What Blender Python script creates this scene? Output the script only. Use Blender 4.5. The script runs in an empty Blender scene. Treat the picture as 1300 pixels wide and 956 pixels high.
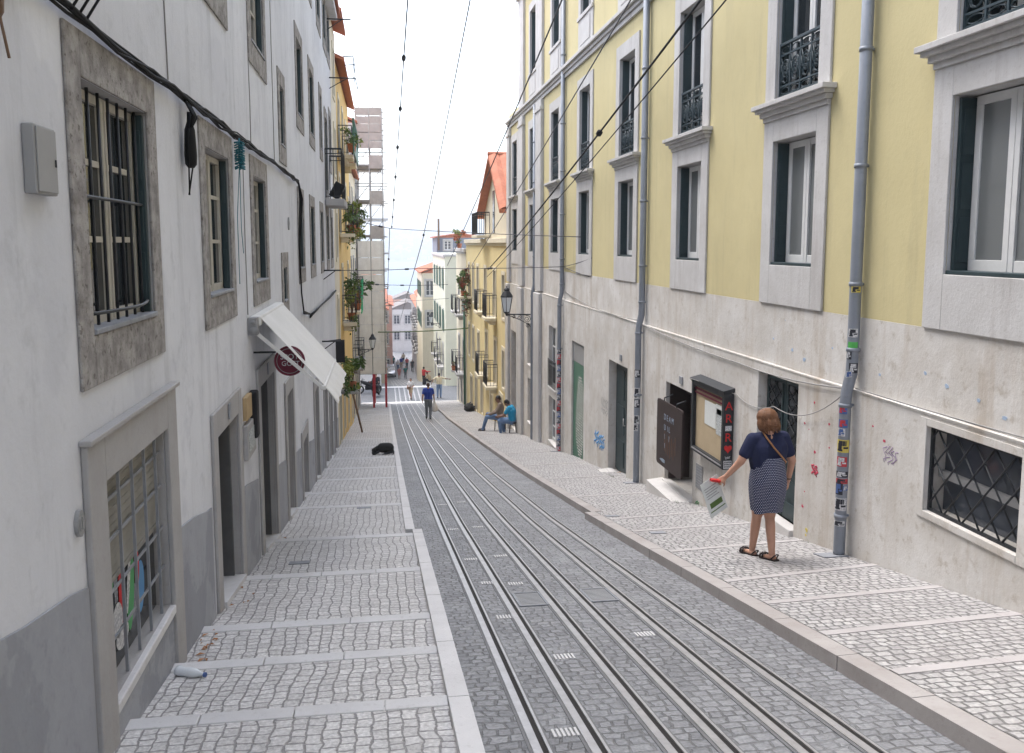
# A steep tram street between white and yellow houses, looking down to the river
EXPO = 2.02
HAZE = 0.0009
import bpy, bmesh, math, random
from mathutils import Vector, Matrix, noise as mnoise
S = bpy.context.scene
C = S.collection
PI = math.pi
rng = random.Random(7)

# ------------------------------------------------------------------ scene, camera
CZ = 1.85
cam_d = bpy.data.cameras.new('camera'); cam = bpy.data.objects.new('camera', cam_d); C.objects.link(cam)
cam_d.sensor_width = 36; cam_d.lens = 1100 / 1300 * 36; cam_d.shift_y = -45 / 1300
cam_d.clip_start = 0.05; cam_d.clip_end = 9000
cam.location = (0, 0, CZ)
cam.rotation_euler = (PI / 2 - math.radians(6.4316), 0, -math.radians(8.4779))
S.camera = cam
S.view_settings.view_transform = 'Standard'; S.view_settings.look = 'None'
S.view_settings.exposure = EXPO; S.view_settings.gamma = 1
w = bpy.data.worlds.new('World'); S.world = w; w.use_nodes = True
nt = w.node_tree; bg = nt.nodes['Background']
sky = nt.nodes.new('ShaderNodeTexSky'); sky.sky_type = 'NISHITA'; sky.sun_disc = False
SUN_EL, SUN_AZ = math.radians(64), math.radians(-42)      # azimuth from +y (down the street), minus = to the left
sky.sun_elevation = SUN_EL; sky.sun_rotation = SUN_AZ
sky.air_density = 1.0; sky.dust_density = 2.5; sky.ozone_density = 1.0; sky.altitude = 0
hs = nt.nodes.new('ShaderNodeHueSaturation'); hs.inputs['Saturation'].default_value = 0.56
nt.links.new(sky.outputs[0], hs.inputs['Color']); nt.links.new(hs.outputs[0], bg.inputs['Color'])
bg.inputs['Strength'].default_value = 0.15
sd = bpy.data.lights.new('sun', 'SUN'); sun = bpy.data.objects.new('sun', sd); C.objects.link(sun)
sd.energy = 0.6; sd.angle = math.radians(35); sd.color = (1, .97, .93)
sv = Vector((math.sin(SUN_AZ) * math.cos(SUN_EL), math.cos(SUN_AZ) * math.cos(SUN_EL), math.sin(SUN_EL)))
sun.rotation_euler = sv.to_track_quat('Z', 'Y').to_euler()
S.cycles.max_bounces = 6; S.cycles.diffuse_bounces = 4; S.cycles.glossy_bounces = 3; S.cycles.volume_bounces = 0
S.cycles.transparent_max_bounces = 6; S.cycles.use_denoising = True
S.cycles.sample_clamp_indirect = 6

# ------------------------------------------------------------------ materials
MATS = {}
def mat(name, col, rough=.8, col2=None, nscale=2.0, spec=.4, metal=0, bump=0, bscale=40, streak=0, streak_col=(.25, .24, .22),
        speck=0, speck_col=(.1, .09, .08), sscale=60, contrast=.5, patch=None):
    """principled surface with two-tone noise, vertical run-off stains, dark specks, bump"""
    if name in MATS: return MATS[name]
    m = bpy.data.materials.new(name); m.use_nodes = True
    t = m.node_tree; b = t.nodes['Principled BSDF']
    b.inputs['Roughness'].default_value = rough; b.inputs['Metallic'].default_value = metal
    b.inputs['Specular IOR Level'].default_value = spec
    geo = t.nodes.new('ShaderNodeNewGeometry')
    def noi(scale, detail=6, rg=.6, vec=None):
        n = t.nodes.new('ShaderNodeTexNoise'); n.inputs['Scale'].default_value = scale
        n.inputs['Detail'].default_value = detail; n.inputs['Roughness'].default_value = rg
        t.links.new(vec or geo.outputs['Position'], n.inputs['Vector']); return n.outputs['Fac']
    def ramp(f, a, bb, o0=0., o1=1.):
        r = t.nodes.new('ShaderNodeMapRange'); r.inputs['From Min'].default_value = a; r.inputs['From Max'].default_value = bb
        r.inputs['To Min'].default_value = o0; r.inputs['To Max'].default_value = o1
        t.links.new(f, r.inputs['Value']); return r.outputs['Result']
    def mix(f, c1, c2):
        x = t.nodes.new('ShaderNodeMix'); x.data_type = 'RGBA'
        if isinstance(f, float): x.inputs['Factor'].default_value = f
        else: t.links.new(f, x.inputs['Factor'])
        for s, v in ((6, c1), (7, c2)):
            if isinstance(v, tuple): x.inputs[s].default_value = (*v[:3], 1)
            else: t.links.new(v, x.inputs[s])
        return x.outputs[2]
    c = tuple(col)
    if col2 is not None:
        c = mix(ramp(noi(nscale), .5 - contrast / 2, .5 + contrast / 2), tuple(col), tuple(col2))
    if patch:                                              # repaired areas with a fairly crisp edge
        c = mix(ramp(noi(patch[1], 7, .62), .56, .585, 0, patch[2]), c, patch[0])
        c = mix(ramp(noi(patch[1] * .6, 8, .7), .50, .72, 0, .5), c, tuple(v * .78 for v in patch[0]))
    if streak:
        mp = t.nodes.new('ShaderNodeMapping'); mp.inputs['Scale'].default_value = (2.2, 2.2, .22)
        t.links.new(geo.outputs['Position'], mp.inputs['Vector'])
        f = ramp(noi(2.0, 8, .7, mp.outputs[0]), .52, .78, 0, streak)
        c = mix(f, c, streak_col)
    if speck:
        f = ramp(noi(sscale, 5, .7), .56, .68, 0, speck)
        c = mix(f, c, speck_col)
    if isinstance(c, tuple): b.inputs['Base Color'].default_value = (*c, 1)
    else: t.links.new(c, b.inputs['Base Color'])
    if bump:
        bp = t.nodes.new('ShaderNodeBump'); bp.inputs['Strength'].default_value = bump; bp.inputs['Distance'].default_value = .01
        t.links.new(noi(bscale, 6, .65), bp.inputs['Height']); t.links.new(bp.outputs[0], b.inputs['Normal'])
    MATS[name] = m; return m

def pave(name, c1, c2, joint, bw, bh, rot=0, wob=.02, rough=.7, bump=.6, mortar=.012, stain=.35, stain_col=(.2, .19, .18), patch=None):
    """hand-laid small stones: distorted brick pattern in plan, each stone its own tone, rounded by bump"""
    m = bpy.data.materials.new(name); m.use_nodes = True; t = m.node_tree; b = t.nodes['Principled BSDF']
    L = t.links.new; N = t.nodes.new
    geo = N('ShaderNodeNewGeometry')
    n1 = N('ShaderNodeTexNoise'); n1.inputs['Scale'].default_value = 6; n1.inputs['Detail'].default_value = 3
    L(geo.outputs['Position'], n1.inputs['Vector'])
    sub = N('ShaderNodeVectorMath'); sub.operation = 'SUBTRACT'; sub.inputs[1].default_value = (.5, .5, .5); L(n1.outputs['Color'], sub.inputs[0])
    scl = N('ShaderNodeVectorMath'); scl.operation = 'SCALE'; scl.inputs['Scale'].default_value = wob * 2; L(sub.outputs[0], scl.inputs[0])
    n2 = N('ShaderNodeTexNoise'); n2.inputs['Scale'].default_value = .8; L(geo.outputs['Position'], n2.inputs['Vector'])
    sb2 = N('ShaderNodeVectorMath'); sb2.operation = 'SUBTRACT'; sb2.inputs[1].default_value = (.5, .5, .5); L(n2.outputs['Color'], sb2.inputs[0])
    sc2 = N('ShaderNodeVectorMath'); sc2.operation = 'SCALE'; sc2.inputs['Scale'].default_value = wob * 5; L(sb2.outputs[0], sc2.inputs[0])
    ad = N('ShaderNodeVectorMath'); ad.operation = 'ADD'; L(geo.outputs['Position'], ad.inputs[0]); L(scl.outputs[0], ad.inputs[1])
    ad2 = N('ShaderNodeVectorMath'); ad2.operation = 'ADD'; L(ad.outputs[0], ad2.inputs[0]); L(sc2.outputs[0], ad2.inputs[1])
    mp = N('ShaderNodeMapping'); mp.inputs['Rotation'].default_value = (0, 0, rot); L(ad2.outputs[0], mp.inputs['Vector'])
    br = N('ShaderNodeTexBrick'); br.inputs['Scale'].default_value = 1; br.inputs['Brick Width'].default_value = bw; br.inputs['Row Height'].default_value = bh
    br.inputs['Mortar Size'].default_value = mortar; br.inputs['Mortar Smooth'].default_value = .6; br.inputs['Bias'].default_value = 0
    br.offset = .43; br.squash = .72; br.squash_frequency = 3; br.offset_frequency = 2
    br.inputs['Color1'].default_value = (*c1, 1); br.inputs['Color2'].default_value = (*c2, 1); br.inputs['Mortar'].default_value = (*joint, 1)
    L(mp.outputs[0], br.inputs['Vector'])
    st = N('ShaderNodeTexNoise'); st.inputs['Scale'].default_value = .9; st.inputs['Detail'].default_value = 9; st.inputs['Roughness'].default_value = .68
    L(geo.outputs['Position'], st.inputs['Vector'])
    mr = N('ShaderNodeMapRange'); mr.inputs['From Min'].default_value = .48; mr.inputs['From Max'].default_value = .75; mr.inputs['To Max'].default_value = stain
    L(st.outputs['Fac'], mr.inputs['Value'])
    mx = N('ShaderNodeMix'); mx.data_type = 'RGBA'; L(mr.outputs[0], mx.inputs['Factor']); L(br.outputs['Color'], mx.inputs[6]); mx.inputs[7].default_value = (*stain_col, 1)
    last = mx.outputs[2]
    if patch:
        p = N('ShaderNodeTexNoise'); p.inputs['Scale'].default_value = 2.3; p.inputs['Detail'].default_value = 4; L(geo.outputs['Position'], p.inputs['Vector'])
        pr = N('ShaderNodeMapRange'); pr.inputs['From Min'].default_value = .5; pr.inputs['From Max'].default_value = .72; pr.inputs['To Max'].default_value = .7
        L(p.outputs['Fac'], pr.inputs['Value'])
        m2 = N('ShaderNodeMix'); m2.data_type = 'RGBA'; L(pr.outputs[0], m2.inputs['Factor']); L(last, m2.inputs[6]); m2.inputs[7].default_value = (*patch, 1)
        last = m2.outputs[2]
    fn = N('ShaderNodeTexNoise'); fn.inputs['Scale'].default_value = 45; fn.inputs['Detail'].default_value = 4; L(geo.outputs['Position'], fn.inputs['Vector'])
    fr = N('ShaderNodeMapRange'); fr.inputs['From Min'].default_value = .3; fr.inputs['From Max'].default_value = .7; fr.inputs['To Min'].default_value = .72; fr.inputs['To Max'].default_value = 1.15
    L(fn.outputs['Fac'], fr.inputs['Value'])
    mm = N('ShaderNodeVectorMath'); mm.operation = 'SCALE'; L(last, mm.inputs[0]); L(fr.outputs[0], mm.inputs['Scale'])
    L(mm.outputs[0], b.inputs['Base Color'])
    b.inputs['Roughness'].default_value = rough; b.inputs['Specular IOR Level'].default_value = .45
    h = N('ShaderNodeMath'); h.operation = 'MULTIPLY_ADD'; L(br.outputs['Fac'], h.inputs[0]); h.inputs[1].default_value = -1
    L(fn.outputs['Fac'], h.inputs[2])
    bp = N('ShaderNodeBump'); bp.inputs['Strength'].default_value = bump; bp.inputs['Distance'].default_value = .012
    L(h.outputs[0], bp.inputs['Height']); L(bp.outputs[0], b.inputs['Normal'])
    MATS[name] = m; return m

def glassy(name, col, rough=.04):
    m = mat(name, col, rough, spec=.8)
    t = m.node_tree; b = t.nodes['Principled BSDF']
    geo = t.nodes.new('ShaderNodeNewGeometry'); n = t.nodes.new('ShaderNodeTexNoise'); n.inputs['Scale'].default_value = 1.6
    t.links.new(geo.outputs['Position'], n.inputs['Vector'])
    bp = t.nodes.new('ShaderNodeBump'); bp.inputs['Strength'].default_value = .08; bp.inputs['Distance'].default_value = .03
    t.links.new(n.outputs['Fac'], bp.inputs['Height']); t.links.new(bp.outputs[0], b.inputs['Normal'])
    return m

mat('white_plaster', (.71, .72, .75), .9, (.62, .63, .665), .7, bump=.5, bscale=7, streak=.6, streak_col=(.36, .37, .39), speck=.28, sscale=6, speck_col=(.38, .39, .41), patch=((.57, .58, .62), .45, .55))
mat('grey_plaster', (.30, .31, .34), .9, (.38, .39, .42), 1.3, bump=.3, bscale=14, streak=.35, streak_col=(.22, .22, .24), speck=.3, sscale=10, speck_col=(.2, .2, .22), patch=((.25, .26, .285), 1.1, .6))
mat('rough_stone', (.38, .36, .34), .9, (.215, .20, .19), 9, contrast=.25, bump=.9, bscale=45, speck=.95, sscale=24, speck_col=(.09, .075, .065), streak=.3, streak_col=(.2, .17, .14))
mat('smooth_stone', (.42, .41, .405), .85, (.335, .325, .32), 2.5, bump=.3, bscale=30, streak=.35, streak_col=(.3, .24, .19), speck=.25, sscale=40, speck_col=(.25, .22, .2))
mat('lime_stone', (.58, .57, .56), .8, (.46, .445, .43), 2.2, bump=.35, bscale=30, streak=.65, streak_col=(.30, .27, .25), speck=.35, sscale=26, speck_col=(.33, .30, .28))
mat('base_stone', (.67, .652, .625), .82, (.53, .495, .45), 1.5, bump=.4, bscale=24, streak=.75, streak_col=(.37, .29, .21), speck=.6, sscale=9, speck_col=(.38, .33, .27), contrast=.34, patch=((.52, .49, .45), .8, .45))
mat('yellow_plaster', (.61, .535, .30), .9, (.535, .465, .255), .8, bump=.25, bscale=20, streak=.65, streak_col=(.42, .37, .22), speck=.2, sscale=5, speck_col=(.45, .39, .22), patch=((.58, .50, .27), .5, .4))
mat('cream_plaster', (.72, .66, .52), .9, (.62, .56, .43), 1.2, streak=.35, streak_col=(.42, .36, .27))
mat('ochre_plaster', (.72, .52, .20), .9, (.62, .42, .15), 1.2, streak=.35, streak_col=(.42, .30, .14))
mat('warm_yellow_plaster', (.74, .62, .33), .9, (.66, .54, .28), 1.2, streak=.3, streak_col=(.45, .35, .2))
mat('pale_green_plaster', (.72, .71, .58), .9, (.64, .63, .50), 1.2, streak=.3, streak_col=(.45, .42, .3))
mat('pink_plaster', (.70, .45, .38), .9, (.62, .40, .34), 1.2, streak=.3, streak_col=(.4, .3, .25))
mat('red_plaster', (.55, .16, .13), .9, (.46, .14, .11), 1.2, streak=.3, streak_col=(.3, .12, .1))
mat('far_white_plaster', (.70, .68, .66), .9, (.58, .56, .54), 1.2, streak=.35, streak_col=(.4, .38, .36))
mat('slate_cladding', (.22, .24, .29), .7, (.17, .19, .24), 3)
mat('roof_tile', (.50, .19, .11), .85, (.36, .13, .08), 5, bump=.4, bscale=30, speck=.4, sscale=12, speck_col=(.25, .12, .09))
mat('dark_roof', (.20, .18, .18), .85, (.28, .24, .22), 3)
mat('white_paint', (.72, .72, .71), .5, (.64, .64, .63), 8)
mat('cream_paint', (.52, .49, .42), .55, (.42, .39, .33), 8)
mat('green_paint', (.020, .038, .042), .45, (.03, .05, .055), 8)
mat('iron', (.022, .026, .032), .5, (.04, .042, .045), 20, metal=.3)
mat('blue_iron', (.018, .035, .045), .5, (.03, .05, .06), 20)
mat('black', (.012, .012, .014), .7)
mat('dark_inside', (.016, .016, .018), .9)
mat('cable_black', (.008, .008, .009), .7, spec=.2)
mat('wire_dark', (.05, .05, .06), .5)
mat('grey_cable', (.28, .27, .26), .7)
mat('slate', (.20, .21, .23), .6, (.30, .31, .33), 12)
mat('steel_rail', (.52, .51, .51), .45, (.38, .37, .37), 9, metal=.55, speck=.3, sscale=20, speck_col=(.2, .17, .15))
mat('rail_bed', (.20, .20, .205), .8, (.14, .14, .145), 5, bump=.3, bscale=30)
mat('groove', (.016, .013, .012), .8)
mat('kerb_white', (.68, .67, .67), .8, (.56, .55, .55), 2.5, bump=.2, bscale=30, speck=.3, sscale=22, speck_col=(.35, .33, .32))
mat('kerb_pink', (.42, .395, .38), .8, (.31, .28, .265), 2.5, bump=.25, bscale=30, speck=.35, sscale=22, speck_col=(.25, .21, .19))
mat('band_stone', (.64, .635, .635), .8, (.52, .51, .51), 2.2, bump=.2, bscale=30, speck=.3, sscale=22, speck_col=(.34, .31, .3))
mat('band_pink', (.47, .445, .44), .8, (.375, .35, .345), 2.2, bump=.2, bscale=30, speck=.3, sscale=22, speck_col=(.34, .31, .3))
mat('pipe_grey', (.26, .28, .32), .45, (.21, .23, .26), 4, metal=.2, speck=.3, sscale=14, speck_col=(.16, .17, .19))
mat('box_grey', (.31, .31, .31), .6, (.27, .27, .27), 5)
mat('awning_white', (.74, .73, .70), .8, (.64, .63, .60), 3, streak=.2, streak_col=(.5, .48, .44))
mat('maroon', (.13, .012, .03), .6)
mat('door_grey', (.115, .115, .115), .6, (.085, .085, .085), 6, bump=.15, bscale=30)
mat('wood', (.20, .12, .07), .6, (.13, .08, .05), 12)
mat('dark_wood', (.030, .018, .018), .55, (.04, .025, .022), 10)
mat('pinboard', (.48, .38, .25), .9, (.42, .33, .21), 5)
mat('paper', (.68, .70, .68), .9, (.60, .62, .60), 20)
mat('paper_print', (.25, .27, .28), .9, (.62, .64, .62), 90, contrast=.1)
mat('red_paint', (.55, .02, .02), .6)
mat('chalk', (.24, .29, .36), .9)
mat('chalk_brown', (.14, .075, .045), .9)
mat('shutter_green', (.055, .14, .10), .55, (.08, .18, .13), 5)
mat('shutter_pale', (.30, .29, .26), .55, (.21, .20, .175), 4)
mat('graffiti_white', (.62, .62, .58), .8, (.30, .27, .25), 14, contrast=.15)
mat('graffiti_blue', (.12, .30, .55), .8)
mat('graffiti_red', (.50, .06, .10), .8)
mat('graffiti_purple', (.32, .24, .36), .8)
mat('splash_blue', (.36, .45, .58), .9)
mat('graffiti_green', (.10, .35, .14), .8)
mat('sticker_white', (.66, .66, .66), .6, (.4, .4, .42), 60, contrast=.12)
mat('sticker_black', (.03, .03, .04), .6)
mat('sticker_red', (.5, .05, .06), .6)
mat('sticker_blue', (.08, .14, .34), .6)
mat('sticker_yellow', (.62, .50, .10), .6)
mat('sticker_green', (.10, .45, .10), .6)
mat('teal_plastic', (.02, .16, .20), .5)
mat('skin', (.46, .25, .17), .55, (.52, .29, .20), 14)
mat('skin_dark', (.20, .10, .065), .55, (.24, .125, .08), 14)
mat('hair_auburn', (.13, .058, .028), .6, (.20, .09, .04), 60, bump=.5, bscale=90)
mat('hair_black', (.014, .012, .012), .6)
mat('hair_brown', (.07, .04, .025), .6)
mat('navy_cloth', (.012, .016, .050), .9, (.016, .021, .062), 30, bump=.2, bscale=14)
mat('blue_cloth', (.015, .045, .30), .9, (.02, .055, .35), 14)
mat('cyan_cloth', (.02, .26, .45), .9, (.025, .30, .50), 14)
mat('taupe_cloth', (.22, .17, .13), .9, (.26, .20, .16), 14)
mat('denim', (.10, .17, .30), .9, (.16, .24, .38), 16, bump=.2, bscale=60)
mat('grey_denim', (.13, .15, .18), .9, (.18, .20, .23), 16)
mat('cream_cloth', (.55, .48, .32), .9, (.60, .53, .38), 14)
mat('white_cloth', (.68, .68, .68), .9, (.6, .6, .6), 14)
mat('khaki_cloth', (.42, .32, .20), .9)
mat('red_cloth', (.50, .03, .03), .9)
mat('teal_cloth', (.02, .22, .20), .9)
mat('pink_cloth', (.55, .22, .20), .9)
mat('dark_cloth', (.025, .025, .03), .9)
mat('leather_tan', (.36, .17, .07), .6)
mat('shoe_dark', (.03, .02, .018), .6)
mat('plastic_bag', (.72, .70, .68), .5, (.62, .58, .56), 9)
mat('silver_car', (.52, .54, .57), .25, spec=.6, metal=.4)
mat('blue_lamp_glass', (.70, .73, .75), .15)
mat('leaf', (.085, .15, .04), .6, (.10, .16, .04), 5, contrast=.3)
mat('leaf_yellow', (.28, .31, .05), .6, (.12, .17, .04), 5, contrast=.3)
mat('leaf_red', (.28, .05, .04), .6, (.10, .12, .04), 5, contrast=.2)
mat('terracotta', (.42, .15, .07), .8, (.34, .12, .06), 8)
mat('green_cloth', (.02, .30, .13), .8, (.03, .36, .17), 8)
mat('orange_plaster', (.48, .35, .19), .9, (.40, .29, .16), 6)
mat('scaffold_tube', (.40, .38, .36), .5, metal=.5)
mat('scaffold_sheet', (.50, .45, .41), .8, (.36, .32, .29), 2.5, streak=.4, streak_col=(.2, .16, .14))
mat('scaffold_net', (.90, .86, .78), .9, (.74, .69, .61), 2.6, streak=.5, streak_col=(.48, .43, .38))
mat('red_post', (.42, .03, .04), .5)
mat('dog_fur', (.010, .010, .011), .75, (.018, .017, .017), 60, bump=.6, bscale=120)
mat('rubber', (.02, .02, .02), .8)
mat('river_water', (.07, .13, .19), .45, (.09, .155, .22), .01)
mat('ground_earth', (.22, .20, .17), .95, (.30, .28, .24), .05)
mat('hill_green', (.045, .07, .06), .95, (.08, .10, .09), .012, contrast=.4)
mat('stone_step', (.60, .58, .56), .8, (.5, .48, .46), 4, bump=.2)
glassy('glass_dark', (.018, .022, .026)); glassy('glass_curtain', (.17, .18, .18)); glassy('glass_far', (.07, .08, .10), .12)
pave('limestone_cobbles', (.67, .655, .64), (.545, .53, .52), (.30, .29, .285), .102, .086, PI / 2, .034, .75, .7, .008, .45, (.33, .31, .30))
pave('limestone_cobbles_grey', (.50, .485, .475), (.38, .365, .36), (.19, .185, .18), .098, .084, .0, .034, .75, .8, .011, .55, (.30, .28, .27))
pave('basalt_setts', (.29, .293, .305), (.195, .198, .207), (.15, .15, .154), .112, .085, 0, .04, .6, .8, .010, .5, (.33, .335, .35), patch=(.31, .315, .325))
pave('cross_setts', (.16, .17, .19), (.12, .13, .145), (.07, .07, .075), .14, .10, 0, .03, .65, .6, .012, .4, (.2, .2, .21))

def polka():
    m = bpy.data.materials.new('polka_dot_cloth'); m.use_nodes = True; t = m.node_tree; b = t.nodes['Principled BSDF']
    uv = t.nodes.new('ShaderNodeUVMap'); L = t.links.new
    def math1(op, a, v=None, c=None):
        n = t.nodes.new('ShaderNodeMath'); n.operation = op
        for i, x in enumerate((a, v, c)):
            if x is None: continue
            if isinstance(x, (int, float)): n.inputs[i].default_value = x
            else: L(x, n.inputs[i])
        return n.outputs[0]
    sp = t.nodes.new('ShaderNodeSeparateXYZ'); L(uv.outputs[0], sp.inputs[0])
    row = math1('FLOOR', sp.outputs[1]); par = math1('MULTIPLY', math1('MODULO', row, 2), .5)
    fx = math1('SUBTRACT', math1('FRACT', math1('ADD', sp.outputs[0], par)), .5); fy = math1('SUBTRACT', math1('FRACT', sp.outputs[1]), .5)
    d = math1('ADD', math1('MULTIPLY', fx, fx), math1('MULTIPLY', fy, fy))
    f = math1('LESS_THAN', d, .055)
    mx = t.nodes.new('ShaderNodeMix'); mx.data_type = 'RGBA'; L(f, mx.inputs['Factor']); mx.inputs[6].default_value = (.014, .018, .06, 1); mx.inputs[7].default_value = (.55, .57, .66, 1)
    L(mx.outputs[2], b.inputs['Base Color']); b.inputs['Roughness'].default_value = .9
    MATS['polka_dot_cloth'] = m
polka()
# ------------------------------------------------------------------ geometry helpers
class MB:
    """collects faces, then links them as ONE mesh"""
    def __init__(s): s.v = []; s.f = []; s.m = []; s.mi = 0; s.sm = []; s.smooth = False; s.T = None
    def add(s, vs, fs):
        o = len(s.v)
        if s.T is not None: vs = [tuple(s.T @ Vector(p)) for p in vs]
        s.v += [tuple(p) for p in vs]
        for f in fs: s.f.append(tuple(o + i for i in f)); s.m.append(s.mi); s.sm.append(s.smooth)
    def quad(s, a, b, c, d): s.add([a, b, c, d], [(0, 1, 2, 3)])
    def box(s, x0, x1, y0, y1, z0, z1, ch=0.0):
        if x0 > x1: x0, x1 = x1, x0
        if y0 > y1: y0, y1 = y1, y0
        if z0 > z1: z0, z1 = z1, z0
        if ch <= 0:
            s.add([(x0, y0, z0), (x1, y0, z0), (x1, y1, z0), (x0, y1, z0), (x0, y0, z1), (x1, y0, z1), (x1, y1, z1), (x0, y1, z1)],
                  [(0, 3, 2, 1), (4, 5, 6, 7), (0, 1, 5, 4), (1, 2, 6, 5), (2, 3, 7, 6), (3, 0, 4, 7)])
        else:
            c = min(ch, (x1 - x0) / 2.2, (y1 - y0) / 2.2, (z1 - z0) / 2.2); bm = bmesh.new()
            r = bmesh.ops.create_cube(bm, size=1)
            for v in bm.verts: v.co = ((x0 + x1) / 2 + v.co.x * (x1 - x0), (y0 + y1) / 2 + v.co.y * (y1 - y0), (z0 + z1) / 2 + v.co.z * (z1 - z0))
            bmesh.ops.bevel(bm, geom=list(bm.edges), offset=c, segments=2, affect='EDGES', profile=.5)
            s.frombm(bm)
    def frombm(s, bm):
        bm.verts.index_update(); s.add([tuple(v.co) for v in bm.verts], [tuple(v.index for v in f.verts) for f in bm.faces]); bm.free()
    def hexa(s, P):   # 8 corners, bottom ring then top ring
        s.add(P, [(0, 3, 2, 1), (4, 5, 6, 7), (0, 1, 5, 4), (1, 2, 6, 5), (2, 3, 7, 6), (3, 0, 4, 7)])
    def tube(s, pts, r, n=6, cap=True):
        pts = [Vector(p) for p in pts]; rings = []; prev = None
        rr = r if isinstance(r, (list, tuple)) else [r] * len(pts)
        for i, p in enumerate(pts):
            d = (pts[min(i + 1, len(pts) - 1)] - pts[max(i - 1, 0)])
            d = d.normalized() if d.length > 1e-9 else Vector((0, 0, 1))
            if prev is None:
                a = Vector((0, 0, 1)) if abs(d.z) < .9 else Vector((1, 0, 0)); u = d.cross(a).normalized()
            else: u = (prev - d * prev.dot(d)).normalized()
            prev = u; v = d.cross(u)
            rings.append([p + (u * math.cos(2 * PI * k / n) + v * math.sin(2 * PI * k / n)) * rr[i] for k in range(n)])
        vs = [q for rg in rings for q in rg]; fs = []
        for i in range(len(rings) - 1):
            for k in range(n): fs.append((i * n + k, i * n + (k + 1) % n, (i + 1) * n + (k + 1) % n, (i + 1) * n + k))
        if cap: fs += [tuple(range(n - 1, -1, -1)), tuple((len(rings) - 1) * n + k for k in range(n))]
        sm = s.smooth; s.smooth = True; s.add(vs, fs); s.smooth = sm
    def loft(s, rings, cap0=True, cap1=True, closed=True):
        n = len(rings[0]); vs = [p for r in rings for p in r]; fs = []
        for i in range(len(rings) - 1):
            for k in range(n if closed else n - 1): fs.append((i * n + k, i * n + (k + 1) % n, (i + 1) * n + (k + 1) % n, (i + 1) * n + k))
        if cap0: fs.append(tuple(range(n - 1, -1, -1)))
        if cap1: fs.append(tuple((len(rings) - 1) * n + k for k in range(n)))
        s.add(vs, fs)
    def lathe(s, prof, c=(0, 0, 0), n=16):
        s.loft([[(c[0] + r * math.cos(2 * PI * k / n), c[1] + r * math.sin(2 * PI * k / n), c[2] + z) for k in range(n)] for r, z in prof])
    def prism(s, pts2, place, thick):   # polygon pts2 -> place(u,v,d)
        n = len(pts2); vs = [place(u, v, 0) for u, v in pts2] + [place(u, v, thick) for u, v in pts2]
        s.add(vs, [tuple(range(n - 1, -1, -1)), tuple(range(n, 2 * n))] + [(k, (k + 1) % n, n + (k + 1) % n, n + k) for k in range(n)])
    def mesh(s, name, mats):
        me = bpy.data.meshes.new(name); me.from_pydata(s.v, [], s.f)
        for m in (mats if isinstance(mats, (list, tuple)) else [mats]): me.materials.append(MATS[m])
        me.polygons.foreach_set('material_index', s.m); me.polygons.foreach_set('use_smooth', s.sm)
        bm = bmesh.new(); bm.from_mesh(me); bmesh.ops.recalc_face_normals(bm, faces=bm.faces); bm.to_mesh(me); bm.free()
        me.update(); return me
    def build(s, name, mats, parent=None):
        return link(name, s.mesh(name, mats), parent)

def link(name, me, parent=None, loc=None, th=0):
    o = bpy.data.objects.new(name, me); C.objects.link(o)
    if parent is not None:
        o.parent = parent
        # children are written in world coordinates: undo what the thing's Empty adds
        if parent.type == 'EMPTY' and parent.get('at') is not None:
            o.matrix_basis = Matrix(parent.matrix_basis).inverted()
    if loc is not None:
        m = Matrix.Translation(loc) @ Matrix.Rotation(th, 4, 'Z'); o.matrix_basis = (o.matrix_basis @ m) if parent is not None else m
    return o
def tag(o, label=None, cat=None, group=None, kind=None):
    for k, v in (('label', label), ('category', cat), ('group', group), ('kind', kind)):
        if v: o[k] = v
    return o
def thing(name, loc, label, cat, group=None, th=0):
    """an Empty at the thing's base; with th its children are written in its own frame instead of world coordinates"""
    o = bpy.data.objects.new(name, None); C.objects.link(o); o.empty_display_size = .2
    o.matrix_basis = Matrix.Translation(loc) @ Matrix.Rotation(th, 4, 'Z'); o['at'] = 1
    return tag(o, label, cat, group)
def local_thing(name, loc, label, cat, group=None, th=0):
    o = bpy.data.objects.new(name, None); C.objects.link(o); o.empty_display_size = .2
    o.location = loc; o.rotation_euler.z = th
    return tag(o, label, cat, group)
def copy_tree(o, parent=None):
    kids = [c for c in o.children]
    c = o.copy(); C.objects.link(c)
    if parent is not None: c.parent = parent
    for k in kids: copy_tree(k, c)
    return c
def text(name, body, size, M, m, parent=None, extrude=.0015):
    cu = bpy.data.curves.new(name, 'FONT'); cu.body = body; cu.size = size; cu.extrude = extrude; cu.align_x = 'CENTER'; cu.align_y = 'CENTER'
    tmp = bpy.data.objects.new('tmp', cu); C.objects.link(tmp); me = bpy.data.meshes.new_from_object(tmp.evaluated_get(bpy.context.evaluated_depsgraph_get()))
    bpy.data.objects.remove(tmp); bpy.data.curves.remove(cu); me.materials.clear(); me.materials.append(MATS[m]); o = bpy.data.objects.new(name, me); C.objects.link(o)
    if parent is not None:
        o.parent = parent
        if parent.get('at') is not None: M = Matrix(parent.matrix_basis).inverted() @ M
    o.matrix_basis = M; return o
def frame_m(o, ex, ey):   # matrix from origin and two axes
    ex = Vector(ex).normalized(); ey = Vector(ey); ez = ex.cross(ey).normalized(); ey = ez.cross(ex)
    m = Matrix((ex, ey, ez)).transposed().to_4x4(); m.translation = o; return m

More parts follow.
